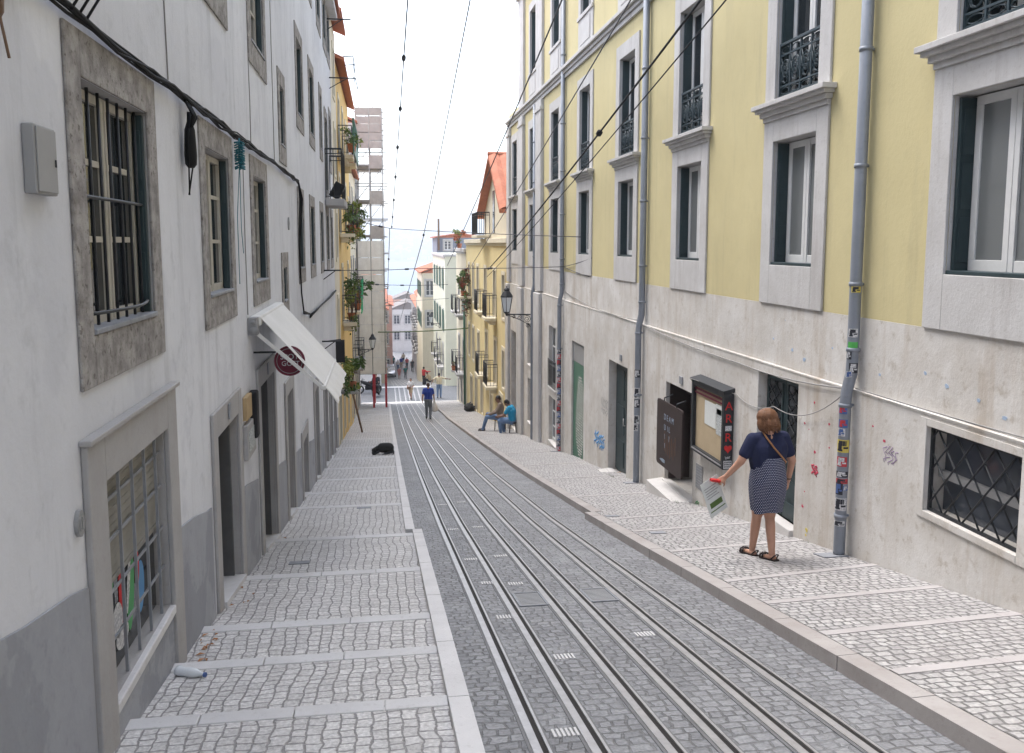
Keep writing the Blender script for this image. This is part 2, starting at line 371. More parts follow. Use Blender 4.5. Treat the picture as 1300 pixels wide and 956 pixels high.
# street profile: height of the road along +y (downhill)
PROF = [(-40, 7.1), (0, 0), (12, -2.136), (18.5, -3.2), (24, -4.03), (30, -4.93), (40, -6.4), (56, -8.5), (64, -8.74), (117, -16.45), (140, -16.9), (170, -17.2)]
def zr(y):
    for (a, za), (b, zb) in zip(PROF, PROF[1:]):
        if y <= b: return za + (zb - za) * (y - a) / (b - a)
    return PROF[-1][1]
XL, XR, XB = -1.42, 4.70, 4.65     # left wall, right upper wall, right stone base

def local(th, O):
    c, s = math.cos(th), math.sin(th)
    return lambda x, y, z: (O[0] + x * c - y * s, O[1] + x * s + y * c, O[2] + z)
def facade(mb, O, th, y0, y1, z0, z1, ops, depth=.25, wm=0, rm=0, dm=0):
    """wall in the local plane x=0 (outward +x) with real openings (ya,yb,za,zb[,depth]), their reveals and a dark back"""
    P = local(th, O)
    ops = [(min(a, b), max(a, b), c, d, *r) for a, b, c, d, *r in ops]
    ys = sorted({y0, y1, *[v for o in ops for v in o[:2] if y0 < v < y1]}); zs = sorted({z0, z1, *[v for o in ops for v in o[2:4] if z0 < v < z1]})
    mb.mi = wm
    for za, zb in zip(zs, zs[1:]):
        run = None
        for ya, yb in list(zip(ys, ys[1:])) + [(None, None)]:
            hole = ya is None or any(o[0] < (ya + yb) / 2 < o[1] and o[2] < (za + zb) / 2 < o[3] for o in ops)
            if not hole: run = (run[0], yb) if run else (ya, yb)
            elif run:
                mb.quad(P(0, run[0], za), P(0, run[1], za), P(0, run[1], zb), P(0, run[0], zb)); run = None
    for o in ops:
        a, b, c, d = o[:4]; dp = o[4] if len(o) > 4 else depth
        mb.mi = rm
        mb.quad(P(0, a, c), P(0, a, d), P(-dp, a, d), P(-dp, a, c)); mb.quad(P(0, b, c), P(-dp, b, c), P(-dp, b, d), P(0, b, d))
        mb.quad(P(0, a, d), P(0, b, d), P(-dp, b, d), P(-dp, a, d)); mb.quad(P(0, a, c), P(-dp, a, c), P(-dp, b, c), P(0, b, c))
        mb.mi = dm
        mb.quad(P(-dp, a, c), P(-dp, a, d), P(-dp, b, d), P(-dp, b, c))
    mb.mi = wm

# ------------------------------------------------------------------ windows: (mesh, [(sub name, mesh)]) cached by shape, in local axes x out, y along, z up from the sill
WC = {}
def surround(W, H, ws, wt, wb, pr=.018, door=False):
    b = MB(); h = W / 2
    b.box(.001, pr, -h - ws, -h, -(0 if door else wb), H + wt, .006); b.box(.001, pr, h, h + ws, -(0 if door else wb), H + wt, .006)
    b.box(.001, pr, -h, h, H, H + wt, .006)
    if not door: b.box(.001, pr, -h, h, -wb, 0, .006)
    return b
def sash_mb(W, H, x, fr=.05, leaves=2, bars=(), t=.045):
    b = MB(); h = W / 2 - .012; H0, H1 = .012, H - .012
    b.box(x, x + t, -h, h, H0, H0 + fr * 1.5, .004); b.box(x, x + t, -h, h, H1 - fr, H1, .004)
    b.box(x, x + t, -h, -h + fr, H0 + fr * 1.5, H1 - fr, .004); b.box(x, x + t, h - fr, h, H0 + fr * 1.5, H1 - fr, .004)
    for k in range(1, leaves):
        yc = -h + 2 * h * k / leaves; b.box(x - .003, x + t + .008, yc - fr * .85, yc + fr * .85, H0 + .004, H1 - .004, .004)
        b.box(x + t + .0085, x + t + .012, yc - .006, yc + .006, H0 + .03, H1 - .02)
    for z in bars: b.box(x + .006, x + t - .008, -h + fr, h - fr, z * H - .016, z * H + .016)
    return b
def pane_mb(W, H, x):
    b = MB(); b.box(x - .006, x, -W / 2 + .03, W / 2 - .03, .03, H - .03); return b
def folded_shutters(W, H, d0, d1, t=.035, s=1):
    b = MB()
    for s in (s,):
        y0, y1 = s * (W / 2 - .006), s * (W / 2 - .006 - t); b.box(-d1, -d0, y0, y1, .03, H - .02, .005)
        n = 3
        for k in range(n):
            za = .10 + k * (H - .14) / n; q = min(.03, (d1 - d0) * .25); b.box(-d1 + q, -d0 - q, y1, y1 - s * .008, za, za + (H - .14) / n - .07, .003)
    return b
def spiral(cy, cz, r, turns, a0, sgn, n=14):
    return [(cy + sgn * r * (1 - .8 * i / n) * math.cos(a0 + turns * 2 * PI * i / n), cz + r * (1 - .8 * i / n) * math.sin(a0 + turns * 2 * PI * i / n)) for i in range(n + 1)]
def ornate_railing(W, H, x):
    b = MB(); h = W / 2 - .02
    b.box(x - .02, x + .02, -h, h, H - .035, H, .005); b.box(x - .012, x + .012, -h, h, .04, .065); b.box(x - .01, x + .01, -h, h, H - .15, H - .13); b.box(x - .01, x + .01, -h, h, .15, .17)
    for k in range(5):
        y = -h + 2 * h * k / 4; b.box(x - .011, x + .011, y - .011, y + .011, .04, H - .03)
    for k in range(4):
        yc = -h + 2 * h * (k + .5) / 4; q = h / 4
        for (cz, r, a0, sg) in ((.27, q * .95, .3, 1), (.27, q * .95, .3, -1), (H - .27, q * .95, -.3 - PI, 1), (H - .27, q * .95, -.3 - PI, -1), (H / 2, q * .75, 1.2, 1), (H / 2, q * .75, 1.2, -1)):
            b.tube([(x, yy, zz) for yy, zz in spiral(yc, cz, r, 1.6, a0, sg)], .0085, 4)
        for zz in (.105, H - .09): b.tube([(x, yc + q * .8 * math.cos(t), zz + .035 * math.sin(t)) for t in [i * PI / 5 for i in range(11)]], .007, 4)
        for sg in (-1, 1): b.tube([(x, yc + sg * q * .9, .17), (x, yc + sg * q * .25, H * .5), (x, yc + sg * q * .9, H - .15)], .008, 4)
    return b
def bar_railing(W, H, x, dep=0, n=None, r=.008):
    """straight bars; with dep it wraps round a balcony slab"""
    b = MB(); h = W / 2; n = n or max(4, int(W / .11))
    path = [(x, -h), (x, h)] if not dep else [(x - dep, -h), (x, -h), (x, h), (x - dep, h)]
    for (xa, ya), (xb, yb) in zip(path, path[1:]):
        k = max(2, int(n * math.hypot(xb - xa, yb - ya) / W))
        for z in (.06, H - .12): b.tube([(xa, ya, z), (xb, yb, z)], r, 4)
        b.tube([(xa, ya, H), (xb, yb, H)], r * 2, 5)
        for i in range(k + 1):
            f = i / k; px, py = xa + (xb - xa) * f, ya + (yb - ya) * f; b.tube([(px, py, .03), (px, py, H)], r, 4)
    return b
def cornice_mb(W, x=.0):
    b = MB(); h = W / 2
    for (z0, z1, p, e) in ((0, .055, .05, .0), (.055, .11, .085, .03), (.11, .15, .13, .07), (.15, .205, .165, .11)): b.box(x + .001, x + p, -h - e, h + e, z0, z1, .006)
    return b
def window_kind(kind, W, H):
    key = (kind, round(W, 3), round(H, 3))
    if key in WC: return WC[key]
    n = 'window'
    if kind in ('old', 'barred', 'old_upper'):
        b = surround(W, H, .20, .22, .25)
        sub = [('sill', 'slate'), ('sash', 'cream_paint'), ('pane', 'glass_dark'), ('shutter', 'green_paint'), ('shutter', 'green_paint')]
        s = MB(); s.box(-.15, .03, -W / 2 + .002, W / 2 - .002, .002, .03, .006)
        sa = sash_mb(W, H, -.115, .05, 2, (.38, .70))
        ms = [s, sa, pane_mb(W, H, -.095), folded_shutters(W, H, .006, .066), folded_shutters(W, H, .006, .066, s=-1)]
        subs = [(nm, mb.mesh(nm, m)) for mb, (nm, m) in zip(ms, sub)]
        if kind == 'barred':
            g = MB(); nb = 7; lo = .55 * H
            for i in range(nb):
                y = -W / 2 + W * (i + .5) / nb; g.tube([(-.04, y, .02), (-.04, y, H - .01)], .0085, 6)
            for i in range(nb):
                y = -W / 2 + W * (i + .5) / nb; bul = .06 * math.sin(PI * (i + .5) / nb); pass
            for z, k in ((lo, .15), (.10, 1)):
                g.tube([(-.03 + k * .085 * math.sin(PI * i / 10), -W / 2 + W * i / 10, z) for i in range(11)], .010, 6)
            subs.append(('grille', g.mesh('grille', 'iron')))
        WC[key] = (n, b.mesh(n, 'rough_stone'), subs)
    elif kind in ('casement', 'french', 'upper'):
        if kind == 'casement':
            b = surround(W, H, .255, .25, .47, .03)
            for s in (-1, 1): b.box(.001, .022, s * (W / 2 + .02), s * (W / 2 + .235), -.44, -.06, .006)
        elif kind == 'french': b = surround(W, H, .255, .27, .0, .03, True)
        else:
            b = surround(W, H, .22, .25, .80, .03); b.box(.031, .06, -W / 2 - .26, W / 2 + .26, -.09, -.002, .008); b.box(.031, .042, -W / 2 + .02, W / 2 - .02, -.68, -.18, .008)
        cur = 'glass_curtain' if kind == 'casement' else 'glass_dark'
        bars = () if kind == 'casement' else ((.36,) if kind == 'french' else (.5,))
        subs = [('sash', sash_mb(W - .08, H, -.20, .075, 2, bars).mesh('sash', 'white_paint')), ('pane', pane_mb(W - .1, H, -.17).mesh('pane', cur)),
                ('shutter', folded_shutters(W, H, .03, .19).mesh('shutter', 'green_paint')), ('shutter', folded_shutters(W, H, .03, .19, s=-1).mesh('shutter', 'green_paint'))]
        s = MB(); s.box(-.2, .012, -W / 2 + .003, W / 2 - .003, .002, .035, .005); subs.append(('sill', s.mesh('sill', 'green_paint')))
        if kind == 'casement':
            c = cornice_mb(W + .51); c.v = [(x, y, z + H + .25) for x, y, z in c.v]; subs.append(('cornice', c.mesh('cornice', 'lime_stone')))
        if kind == 'french':
            subs.append(('railing', ornate_railing(W, .66, -.03).mesh('railing', 'blue_iron')))
        WC[key] = (n, b.mesh(n, 'lime_stone'), subs)
    else:                                                   # plain far windows: surround, sash, pane, perhaps a balcony
        st = {'g': 'lime_stone', 'y': 'cream_plaster', 'b': 'smooth_stone'}.get(kind[-1], 'lime_stone')
        b = surround(W, H, .14, .16, .12, .03, kind.startswith('door'))
        subs = [('sash', sash_mb(W, H, -.14, .06, 2, (.35, .7)).mesh('sash', 'green_paint' if kind.startswith('dark') else 'white_paint')), ('pane', pane_mb(W, H, -.125).mesh('pane', 'glass_far'))]
        if kind.startswith('balcony'):
            s = MB(); s.box(.031, .50, -W / 2 - .28, W / 2 + .28, -.14, -.02, .01)
            for q in (-1, 1): s.box(.031, .3, q * W / 2 - .05, q * W / 2 + .05, -.32, -.14, .01)
            subs.append(('balcony_slab', s.mesh('balcony_slab', st)))
            subs.append(('railing', bar_railing(W + .5, .95, .46, .44).mesh('railing', 'iron')))
        if kind.startswith('shutters'):
            for q in (-1, 1):
                s = MB(); s.box(.032, .062, q * (W / 2 + .01), q * (W + .0), 0, H, .004)
                for k in range(int(H / .09)): s.box(.062, .068, q * (W / 2 + .05), q * (W - .04), .05 + k * .09, .11 + k * .09)
                subs.append(('shutter', s.mesh('shutter', 'shutter_green')))
        WC[key] = (n, b.mesh(n, st), subs)
    return WC[key]
def put_window(parent, kind, W, H, O, th, yc, zs):
    n, me, subs = window_kind(kind, W, H)
    P = local(th, O)
    o = link('door' if kind.startswith('door') else n, me, parent, P(0, yc, zs), th)
    for sn, sm in subs: link(sn, sm, o)
    return o
# ------------------------------------------------------------------ the setting
def yrange(y0, y1, st=1.0):
    ys = {y0, y1, *[p[0] for p in PROF if y0 < p[0] < y1]}; k = math.ceil(y0 / st)
    while k * st < y1: ys.add(k * st); k += 1
    return sorted(ys)
def ribbon(mb, xa, xb, y0, y1, off=0.0, st=1.0):
    ys = yrange(y0, y1, st)
    for a, b in zip(ys, ys[1:]): mb.quad((xa, a, zr(a) + off), (xb, a, zr(a) + off), (xb, b, zr(b) + off), (xa, b, zr(b) + off))
def bar(mb, xa, xb, y0, y1, top, bot, st=1.0):
    """solid strip that follows the slope"""
    ys = yrange(y0, y1, st)
    mb.loft([[(xa, y, zr(y) + bot), (xb, y, zr(y) + bot), (xb, y, zr(y) + top), (xa, y, zr(y) + top)] for y in ys])
def struct(o): return tag(o, kind='structure')

b = MB(); ribbon(b, -1.5, 4.75, -14, 64); ribbon(b, -5, 10, 64, 175); struct(b.build('road', 'basalt_setts'))
b = MB(); b.quad((-30, 56.2, zr(56.2) + .006), (30, 56.2, zr(56.2) + .006), (30, 63.9, zr(63.9) + .006), (-30, 63.9, zr(63.9) + .006)); struct(b.build('cross_street', 'cross_setts'))
b = MB()
for y in (56.0, 63.6): b.box(-1.4 if y < 60 else -4, 4.6 if y < 60 else 3.4, y, y + .55, zr(y) - .1, zr(y) + .022, .006)
struct(b.build('road_markings', 'kerb_white'))
# left pavement: stepped, each landing a little flatter than the street
b = MB(); NOSE = [-12, -9.5, -7, -4.5, -2, .4, 2.2, 3.6, 4.75, 5.75, 6.68, 8.55, 10.76, 13.74, 15.6, 17.8, 20, 22.4, 25.7, 29, 32.5, 36, 40, 44, 48, 52, 56]
STEP = .055
def zl(y):
    for a, c in zip(NOSE, NOSE[1:]):
        if y <= c: return zr(a) + .03 + (zr(c) + .03 + STEP - zr(a) - .03) * (y - a) / (c - a)
    return zr(y) + .05
bb = MB()
for i, (a, c) in enumerate(zip(NOSE, NOSE[1:])):
    za, zc = zr(a) + .03, zr(c) + .03 + STEP
    xk = .33 if c < 11 else .24
    b.hexa([(-1.6, a, za - .3), (xk, a, za - .3), (xk, c - .115, zc - .3), (-1.6, c - .115, zc - .3), (-1.6, a, za), (xk, a, za), (xk, c - .115, za + (zc - za) * (c - .115 - a) / (c - a)), (-1.6, c - .115, za + (zc - za) * (c - .115 - a) / (c - a))])
    x = -1.6; zz = za + (zc - za) * (c - .115 - a) / (c - a) + .006
    while x < xk - .02:
        l = min(rng.uniform(.45, .85), xk - x)
        if xk - x - l < .2: l = xk - x
        bb.box(x + .002, x + l - .002, c - .115, c, zz - .3, zz, .008); x += l
struct(b.build('pavement_left', 'limestone_cobbles')); struct(bb.build('pavement_left_nosings', 'band_stone'))
b = MB()
for (xa, xb, y0, y1, dz) in ((.33, .45, -12, 11.0, .115), (.24, .36, 11.0, 56, .115)):
    y = y0
    while y < y1 - .05:
        l = min(rng.uniform(.9, 1.5), y1 - y)
        b.hexa([(xa, y + .003, zr(y) - .3), (xb, y + .003, zr(y) - .3), (xb, y + l - .003, zr(y + l) - .3), (xa, y + l - .003, zr(y + l) - .3),
                (xa, y + .003, zr(y) + dz), (xb, y + .003, zr(y) + dz), (xb, y + l - .003, zr(y + l) + dz), (xa, y + l - .003, zr(y + l) + dz)])
        y += l
struct(b.build('kerb_left', 'kerb_white'))
# right pavement: a ramp with flush pinkish bands
def zp(y): return zr(y) + .10
b = MB(); ribbon(b, 3.0, 5.2, -14, 11.9, .10); ribbon(b, 3.1, 5.2, 11.9, 56.2, .10); struct(b.build('pavement_right', 'limestone_cobbles_grey'))
b = MB()
for y, sk in ((4.51, .12), (5.36, .15), (6.27, .16), (7.09, .3), (8.6, .25), (10.0, .2), (11.07, .3), (13.5, .2), (16.2, .2), (19, .2), (22, .2), (25.4, .2), (29, .2), (33, .2), (37, .2), (41, .2), (46, .2), (51, .2), (3.4, .12), (2.2, .1), (.8, .1)):
    x = 3.0
    while x < 4.66:
        l = rng.uniform(.4, .8); l = min(l, 4.68 - x); ya, yb = y + sk * (x - 3.0) / 1.6, y + sk * (x + l - 3.0) / 1.6
        b.hexa([(x + .002, ya, zp(ya) - .1), (x + l - .002, yb, zp(yb) - .1), (x + l - .002, yb + .10, zp(yb + .10) - .1), (x + .002, ya + .10, zp(ya + .10) - .1),
                (x + .002, ya, zp(ya) + .005), (x + l - .002, yb, zp(yb) + .005), (x + l - .002, yb + .10, zp(yb + .10) + .004), (x + .002, ya + .10, zp(ya + .10) + .004)]); x += l
struct(b.build('pavement_right_bands', 'band_pink'))
b = MB()
for (xa, xb, y0, y1) in ((2.84, 2.985, -12, 11.9), (2.94, 3.085, 11.9, 56.0)):
    y = y0
    while y < y1 - .05:
        l = min(rng.uniform(.7, 1.3), y1 - y); j = rng.uniform(-.004, .004)
        b.hexa([(xa + j, y + .003, zr(y) - .3), (xb, y + .003, zr(y) - .3), (xb, y + l - .003, zr(y + l) - .3), (xa + j, y + l - .003, zr(y + l) - .3),
                (xa + j, y + .003, zr(y) + .101), (xb, y + .003, zr(y) + .105), (xb, y + l - .003, zr(y + l) + .105), (xa + j, y + l - .003, zr(y + l) + .101)])
        y += l
struct(b.build('kerb_right', 'kerb_pink'))
# two tram tracks
for k, (xs, lab) in enumerate((((.78, 1.07, 1.44), 'three-line tram track with slotted steel rails beside the left pavement kerb'), ((1.71, 2.07, 2.40), 'three-line tram track with slotted steel rails nearer the yellow building'))):
    t = thing('tram_track', (xs[1], 0, 0), lab, 'tram track', 'tram tracks in the street')
    for j, x in enumerate(xs):
        nm = 'cable_slot' if j == 1 else 'rail'
        b = MB(); bar(b, x - .062, x - .016, -12, 110, .012, -.08); b.mi = 1; bar(b, x - .0155, x + .0155, -12, 110, .003, -.05); b.mi = 0; bar(b, x + .016, x + .031, -12, 110, .011, -.08)
        b.mi = 2; bar(b, x - .080, x - .0625, -12, 110, .006, -.08); bar(b, x + .0315, x + .044, -12, 110, .006, -.08)
        b.build(nm, ['steel_rail', 'groove', 'rail_bed'], t)
# pale ribbed insets and drain gratings between the rails
for (x, y) in ((.92, 9.3), (.97, 8.05), (1.22, 7.95), (.95, 6.75), (1.2, 5.6), (.9, 11.5), (1.27, 9.4), (1.25, 11.6), (.92, 14), (1.25, 14.2), (1.9, 6.0), (.93, 4.3)):
    b = MB()
    for i in range(6):
        xx = x - .07 + i * .025; bar(b, xx, xx + .014, y - .055, y + .055, .008, -.05, 5)
    tag(b.build('ribbed_inset', 'kerb_white'), 'pale ribbed stone inset between the tram rails', 'paving inset', 'pale ribbed insets between the rails')
for (x, y, lab) in ((1.25, 7.3, 'iron drain grating in the setts of the track beside the left kerb'), (1.88, 7.3, 'iron drain grating in the setts of the track nearer the yellow building')):
    t = thing('drain_grating', (x, y, zr(y)), lab, 'drain grating', 'drain gratings between the rails')
    b = MB(); h = .12; l = .24
    for q in (-1, 1): bar(b, x + q * h - .012, x + q * h + .012, y - l, y + l, .010, -.05, 5); bar(b, x - h, x + h, y + q * l - .012, y + q * l + .012, .011, -.05, 5)
    b.build('frame', 'slate', t)
    b = MB()
    for i in range(10):
        yy = y - l + .035 + i * .046; bar(b, x - h + .013, x + h - .013, yy, yy + .022, .006, -.04, 5)
    b.mi = 1; bar(b, x - h + .013, x + h - .013, y - l + .013, y + l - .013, .003, -.04, 5); b.build('grate', ['box_grey', 'slate'], t)
for (x, y, o, lab) in ((-.95, 9.38, .0, 'small iron cover plate in the left pavement, the nearest one'), (-.35, 13.5, .0, 'small iron cover plate in the left pavement, farther down past the third step')):
    b = MB(); z0, z1 = zl(y - .07), zl(y + .07); b.hexa([(x - .11, y - .07, z0 - .03), (x + .11, y - .07, z0 - .03), (x + .11, y + .07, z1 - .03), (x - .11, y + .07, z1 - .03), (x - .11, y - .07, z0 + .007), (x + .11, y - .07, z0 + .007), (x + .11, y + .07, z1 + .007), (x - .11, y + .07, z1 + .007)])
    tag(b.build('cover_plate', 'slate'), lab, 'cover plate', 'cover plates in the pavements')
for (x, y, lab) in ((3.26, 9.85, 'small iron cover plate in the right pavement, the one nearer the woman'), (3.11, 11.4, 'small iron cover plate in the right pavement near the kerb jog')):
    b = MB(); bar(b, x - .09, x + .09, y - .07, y + .07, .108, .05, 5); tag(b.build('cover_plate', 'slate'), lab, 'cover plate', 'cover plates in the pavements')

# ------------------------------------------------------------------ white house on the left
OL = (XL, 0, 0)
LW = [-6.9, -4.1, -1.3, 1.5]      # window bays behind the frame, for what the panes opposite reflect
low = [(5.08, 1.18, 1.24, 'barred'), (7.98, 1.10, 1.23, 'old'), (10.6, 1.0, 1.2, 'old'), (15.9, .8, 1.2, 'old'), (18.45, .9, 1.2, 'old'), (21.3, .75, 1.2, 'old'), (23.6, .8, 1.2, 'old'), (25.4, .7, 1.2, 'old')] + [(y, 1.1, 1.23, 'old') for y in LW]
mid = [(8.0, 1.1, 1.3, 'old_upper'), (10.83, 1.1, 1.3, 'old_upper'), (16.25, 1.0, 1.3, 'old_upper'), (18.98, 1.0, 1.3, 'old_upper'), (21.75, .6, 1.3, 'old_upper'), (23.75, .95, 1.9, 'old_upper'), (25.6, .8, 1.3, 'old_upper'), (5.2, 1.1, 1.3, 'old_upper'), (2.4, 1.1, 1.3, 'old_upper')] + [(y, 1.1, 1.3, 'old_upper') for y in LW]
top = [(y, 1.0, 1.1, 'old_upper') for y in (-4.1, -1.3, 1.5, 5.2, 8, 10.83, 13.4, 16.25, 18.98, 21.75, 24.0, 25.7)]
DOORS = [  # y0,y1 opening, z bottom, z top, surround side, top
    (7.45, 8.52, .22, 'narrow'), (10.07, 11.30, .22, 'wide'), (12.72, 13.55, -.36, 'grille'), (14.95, 15.9, -1.58, 'low'), (17.75, 18.7, -1.15, 'plain'), (20.6, 21.6, -1.4, 'plain'), (22.6, 23.5, -1.7, 'dark'), (24.6, 25.4, -2.3, 'plain')]
ops = [(y - W / 2, y + W / 2, 1.40, 1.40 + H, .3) for y, W, H, k in low] + [(y - W / 2, y + W / 2, 4.09 if H < 1.5 else 3.2, 4.09 + 1.3, .3) for y, W, H, k in mid] + [(y - W / 2, y + W / 2, 7.1, 8.2, .25) for y, W, H, k in top]
ops += [(12.86, 13.3, 1.0, 1.5, .15), (13.0, 13.5, 3.25, 4.1, .25), (4.5, 5.77, -.52, .66, .12)]
ops += [(a, c, zl(c) - .4, zt, .32) for a, c, zt, k in DOORS]
house = thing('white_house', (XL, 6, zr(6)), 'long white rendered house with grey dado and stone framed windows along the left pavement', 'house')
b = MB(); facade(b, OL, 0, -14, 26.6, -7, 8.5, ops, .3, 0, 1, 2)
b.mi = 0; P = local(0, OL)
b.quad(P(0, -14, -7), P(0, -14, 8.5), P(-9, -14, 8.5), P(-9, -14, -7)); b.quad(P(0, 26.6, -7), P(-9, 26.6, -7), P(-9, 26.6, 8.5), P(0, 26.6, 8.5)); b.quad(P(-9, -14, -7), P(-9, -14, 8.5), P(-9, 26.6, 8.5), P(-9, 26.6, -7))
b.build('wall', ['white_plaster', 'smooth_stone', 'dark_inside'], house)
for lst, zs in ((low, 1.40), (mid, 4.09), (top, 7.1)):
    for y, W, H, k in lst: put_window(house, k, W, H, OL, 0, y, zs if not (lst is mid and H > 1.5) else 3.2 + .0)
put_window(house, 'old', .44, .5, OL, 0, 13.08, 1.0); put_window(house, 'old', .5, .85, OL, 0, 13.25, 3.25)
# roof with a tiled eave
def tile_roof(mb, xa, xb, y0, y1, za, zb, pitch_rows=7, th=.0):
    """pantiles as rolls running down from (xb,zb) to the eave (xa,za)"""
    n = max(2, int((y1 - y0) / .22)); rings = []
    cols = []
    for i in range(n * 4 + 1):
        y = y0 + (y1 - y0) * i / (n * 4); h = .035 * abs(math.sin(PI * i / 4)); cols.append((y, h))
    for j in range(pitch_rows + 1):
        f = j / pitch_rows; x = xa + (xb - xa) * f; z = za + (zb - za) * f
        rings.append([(x, y, z + h + .02 * (j % 2)) for y, h in cols])
    vs = [p for r in rings for p in r]; m = len(cols)
    mb.add(vs, [(j * m + i, j * m + i + 1, (j + 1) * m + i + 1, (j + 1) * m + i) for j in range(pitch_rows) for i in range(m - 1)])
    mb.hexa([(xa, y0, za - .09), (xb, y0, zb - .09), (xb, y1, zb - .09), (xa, y1, za - .09), (xa, y0, za - .005), (xb, y0, zb - .005), (xb, y1, zb - .005), (xa, y1, za - .005)])
b = MB(); tile_roof(b, -1.10, -6, -14, 26.9, 8.55, 10.6); tile_roof(b, -10.6, -6, -14, 26.9, 8.55, 10.6); b.build('roof', 'roof_tile', house)
b = MB(); b.box(-1.42, -1.18, -14, 26.6, 8.30, 8.44, .01); b.build('cornice', 'white_plaster', house)
# dado between the openings
pr = .014
for a, c in ((-14, 4.22), (6.0, 7.15), (8.80, 9.75), (11.5, 12.5), (13.75, 14.75), (16.1, 17.5), (18.95, 20.4), (21.85, 22.4), (23.7, 24.4), (25.6, 26.6)):
    ys = [a] + [y for y in yrange(a, c, .5)[1:-1]] + [c]
    b = MB(); b.loft([[(XL + .001, y, zr(y) - .4), (XL + pr, y, zr(y) - .4), (XL + pr, y, zr(y) + .985 + .012 * math.sin(y * 7)), (XL + .001, y, zr(y) + .985 + .012 * math.sin(y * 7))] for y in ys]); b.build('dado', 'grey_plaster', house)
b = MB(); b.box(XL + .001, XL + pr, 4.47, 5.80, -1.6, -.60); b.build('dado', 'grey_plaster', house)
# barred shop window near the camera: stone surround to the pavement, half-raised roller shutter, bars, painted glass
b = MB(); sw = .25
b.box(XL + .001, XL + .035, 4.24, 4.4975, -1.5, .90, .008); b.box(XL + .001, XL + .035, 5.7725, 6.01, -1.7, .90, .008); b.box(XL + .001, XL + .0345, 4.4985, 5.7715, .662, .90, .008); b.box(XL + .001, XL + .06, 4.22, 6.03, .902, .93, .006)
wi = b.build('shop_window', 'smooth_stone', house)
b = MB(); b.box(XL - .11, XL + .035, 4.4985, 5.7715, -.58, -.522, .008); b.build('sill', 'kerb_white', wi)
b = MB()
for i in range(13):
    z = .075 + i * .046; b.hexa([(XL - .082, 4.503, z), (XL - .048, 4.503, z - .006), (XL - .048, 5.767, z - .006), (XL - .082, 5.767, z), (XL - .082, 4.503, z + .033), (XL - .056, 4.503, z + .030), (XL - .056, 5.767, z + .030), (XL - .082, 5.767, z + .033)])
b.box(XL - .085, XL - .045, 4.503, 5.767, .03, .062, .004)
b.build('roller_shutter', 'shutter_pale', wi)
b = MB(); b.box(XL - .10, XL - .09, 4.503, 5.767, -.515, .1); b.build('pane', 'glass_dark', wi)
b = MB()
for (yc, zc, ry, rz, m, tl) in ((4.72, -.18, .10, .20, 0, .2), (4.86, -.02, .05, .16, 1, .35), (5.03, -.10, .035, .24, 2, .05), (4.95, -.26, .09, .10, 3, 0), (4.70, -.32, .06, .1, 2, .4), (5.22, -.2, .07, .22, 1, .2), (5.18, -.12, .03, .18, 3, .3), (5.42, -.25, .09, .16, 0, .1), (5.36, -.1, .05, .12, 2, 0), (5.02, -.38, .12, .07, 3, 0)):
    b.mi = m
    pts = [(yc + ry * math.cos(a) + tl * rz * math.sin(a), zc + rz * math.sin(a)) for a in [i * 2 * PI / 18 for i in range(18)]]
    b.prism(pts, lambda u, v, d, k=m: (XL - .0895 + .001 * k + d, u, v), .001)
b.build('painted_motif', ['graffiti_blue', 'graffiti_green', 'red_paint', 'sticker_white'], wi)
b = MB()
for i in range(5): b.box(XL - .030, XL - .014, 4.60 + i * .255, 4.614 + i * .255, -.518, .657)
for z in (-.26, .0, .28, .5): b.box(XL - .034, XL - .026, 4.503, 5.767, z, z + .018)
b.build('grille', 'slate', wi)
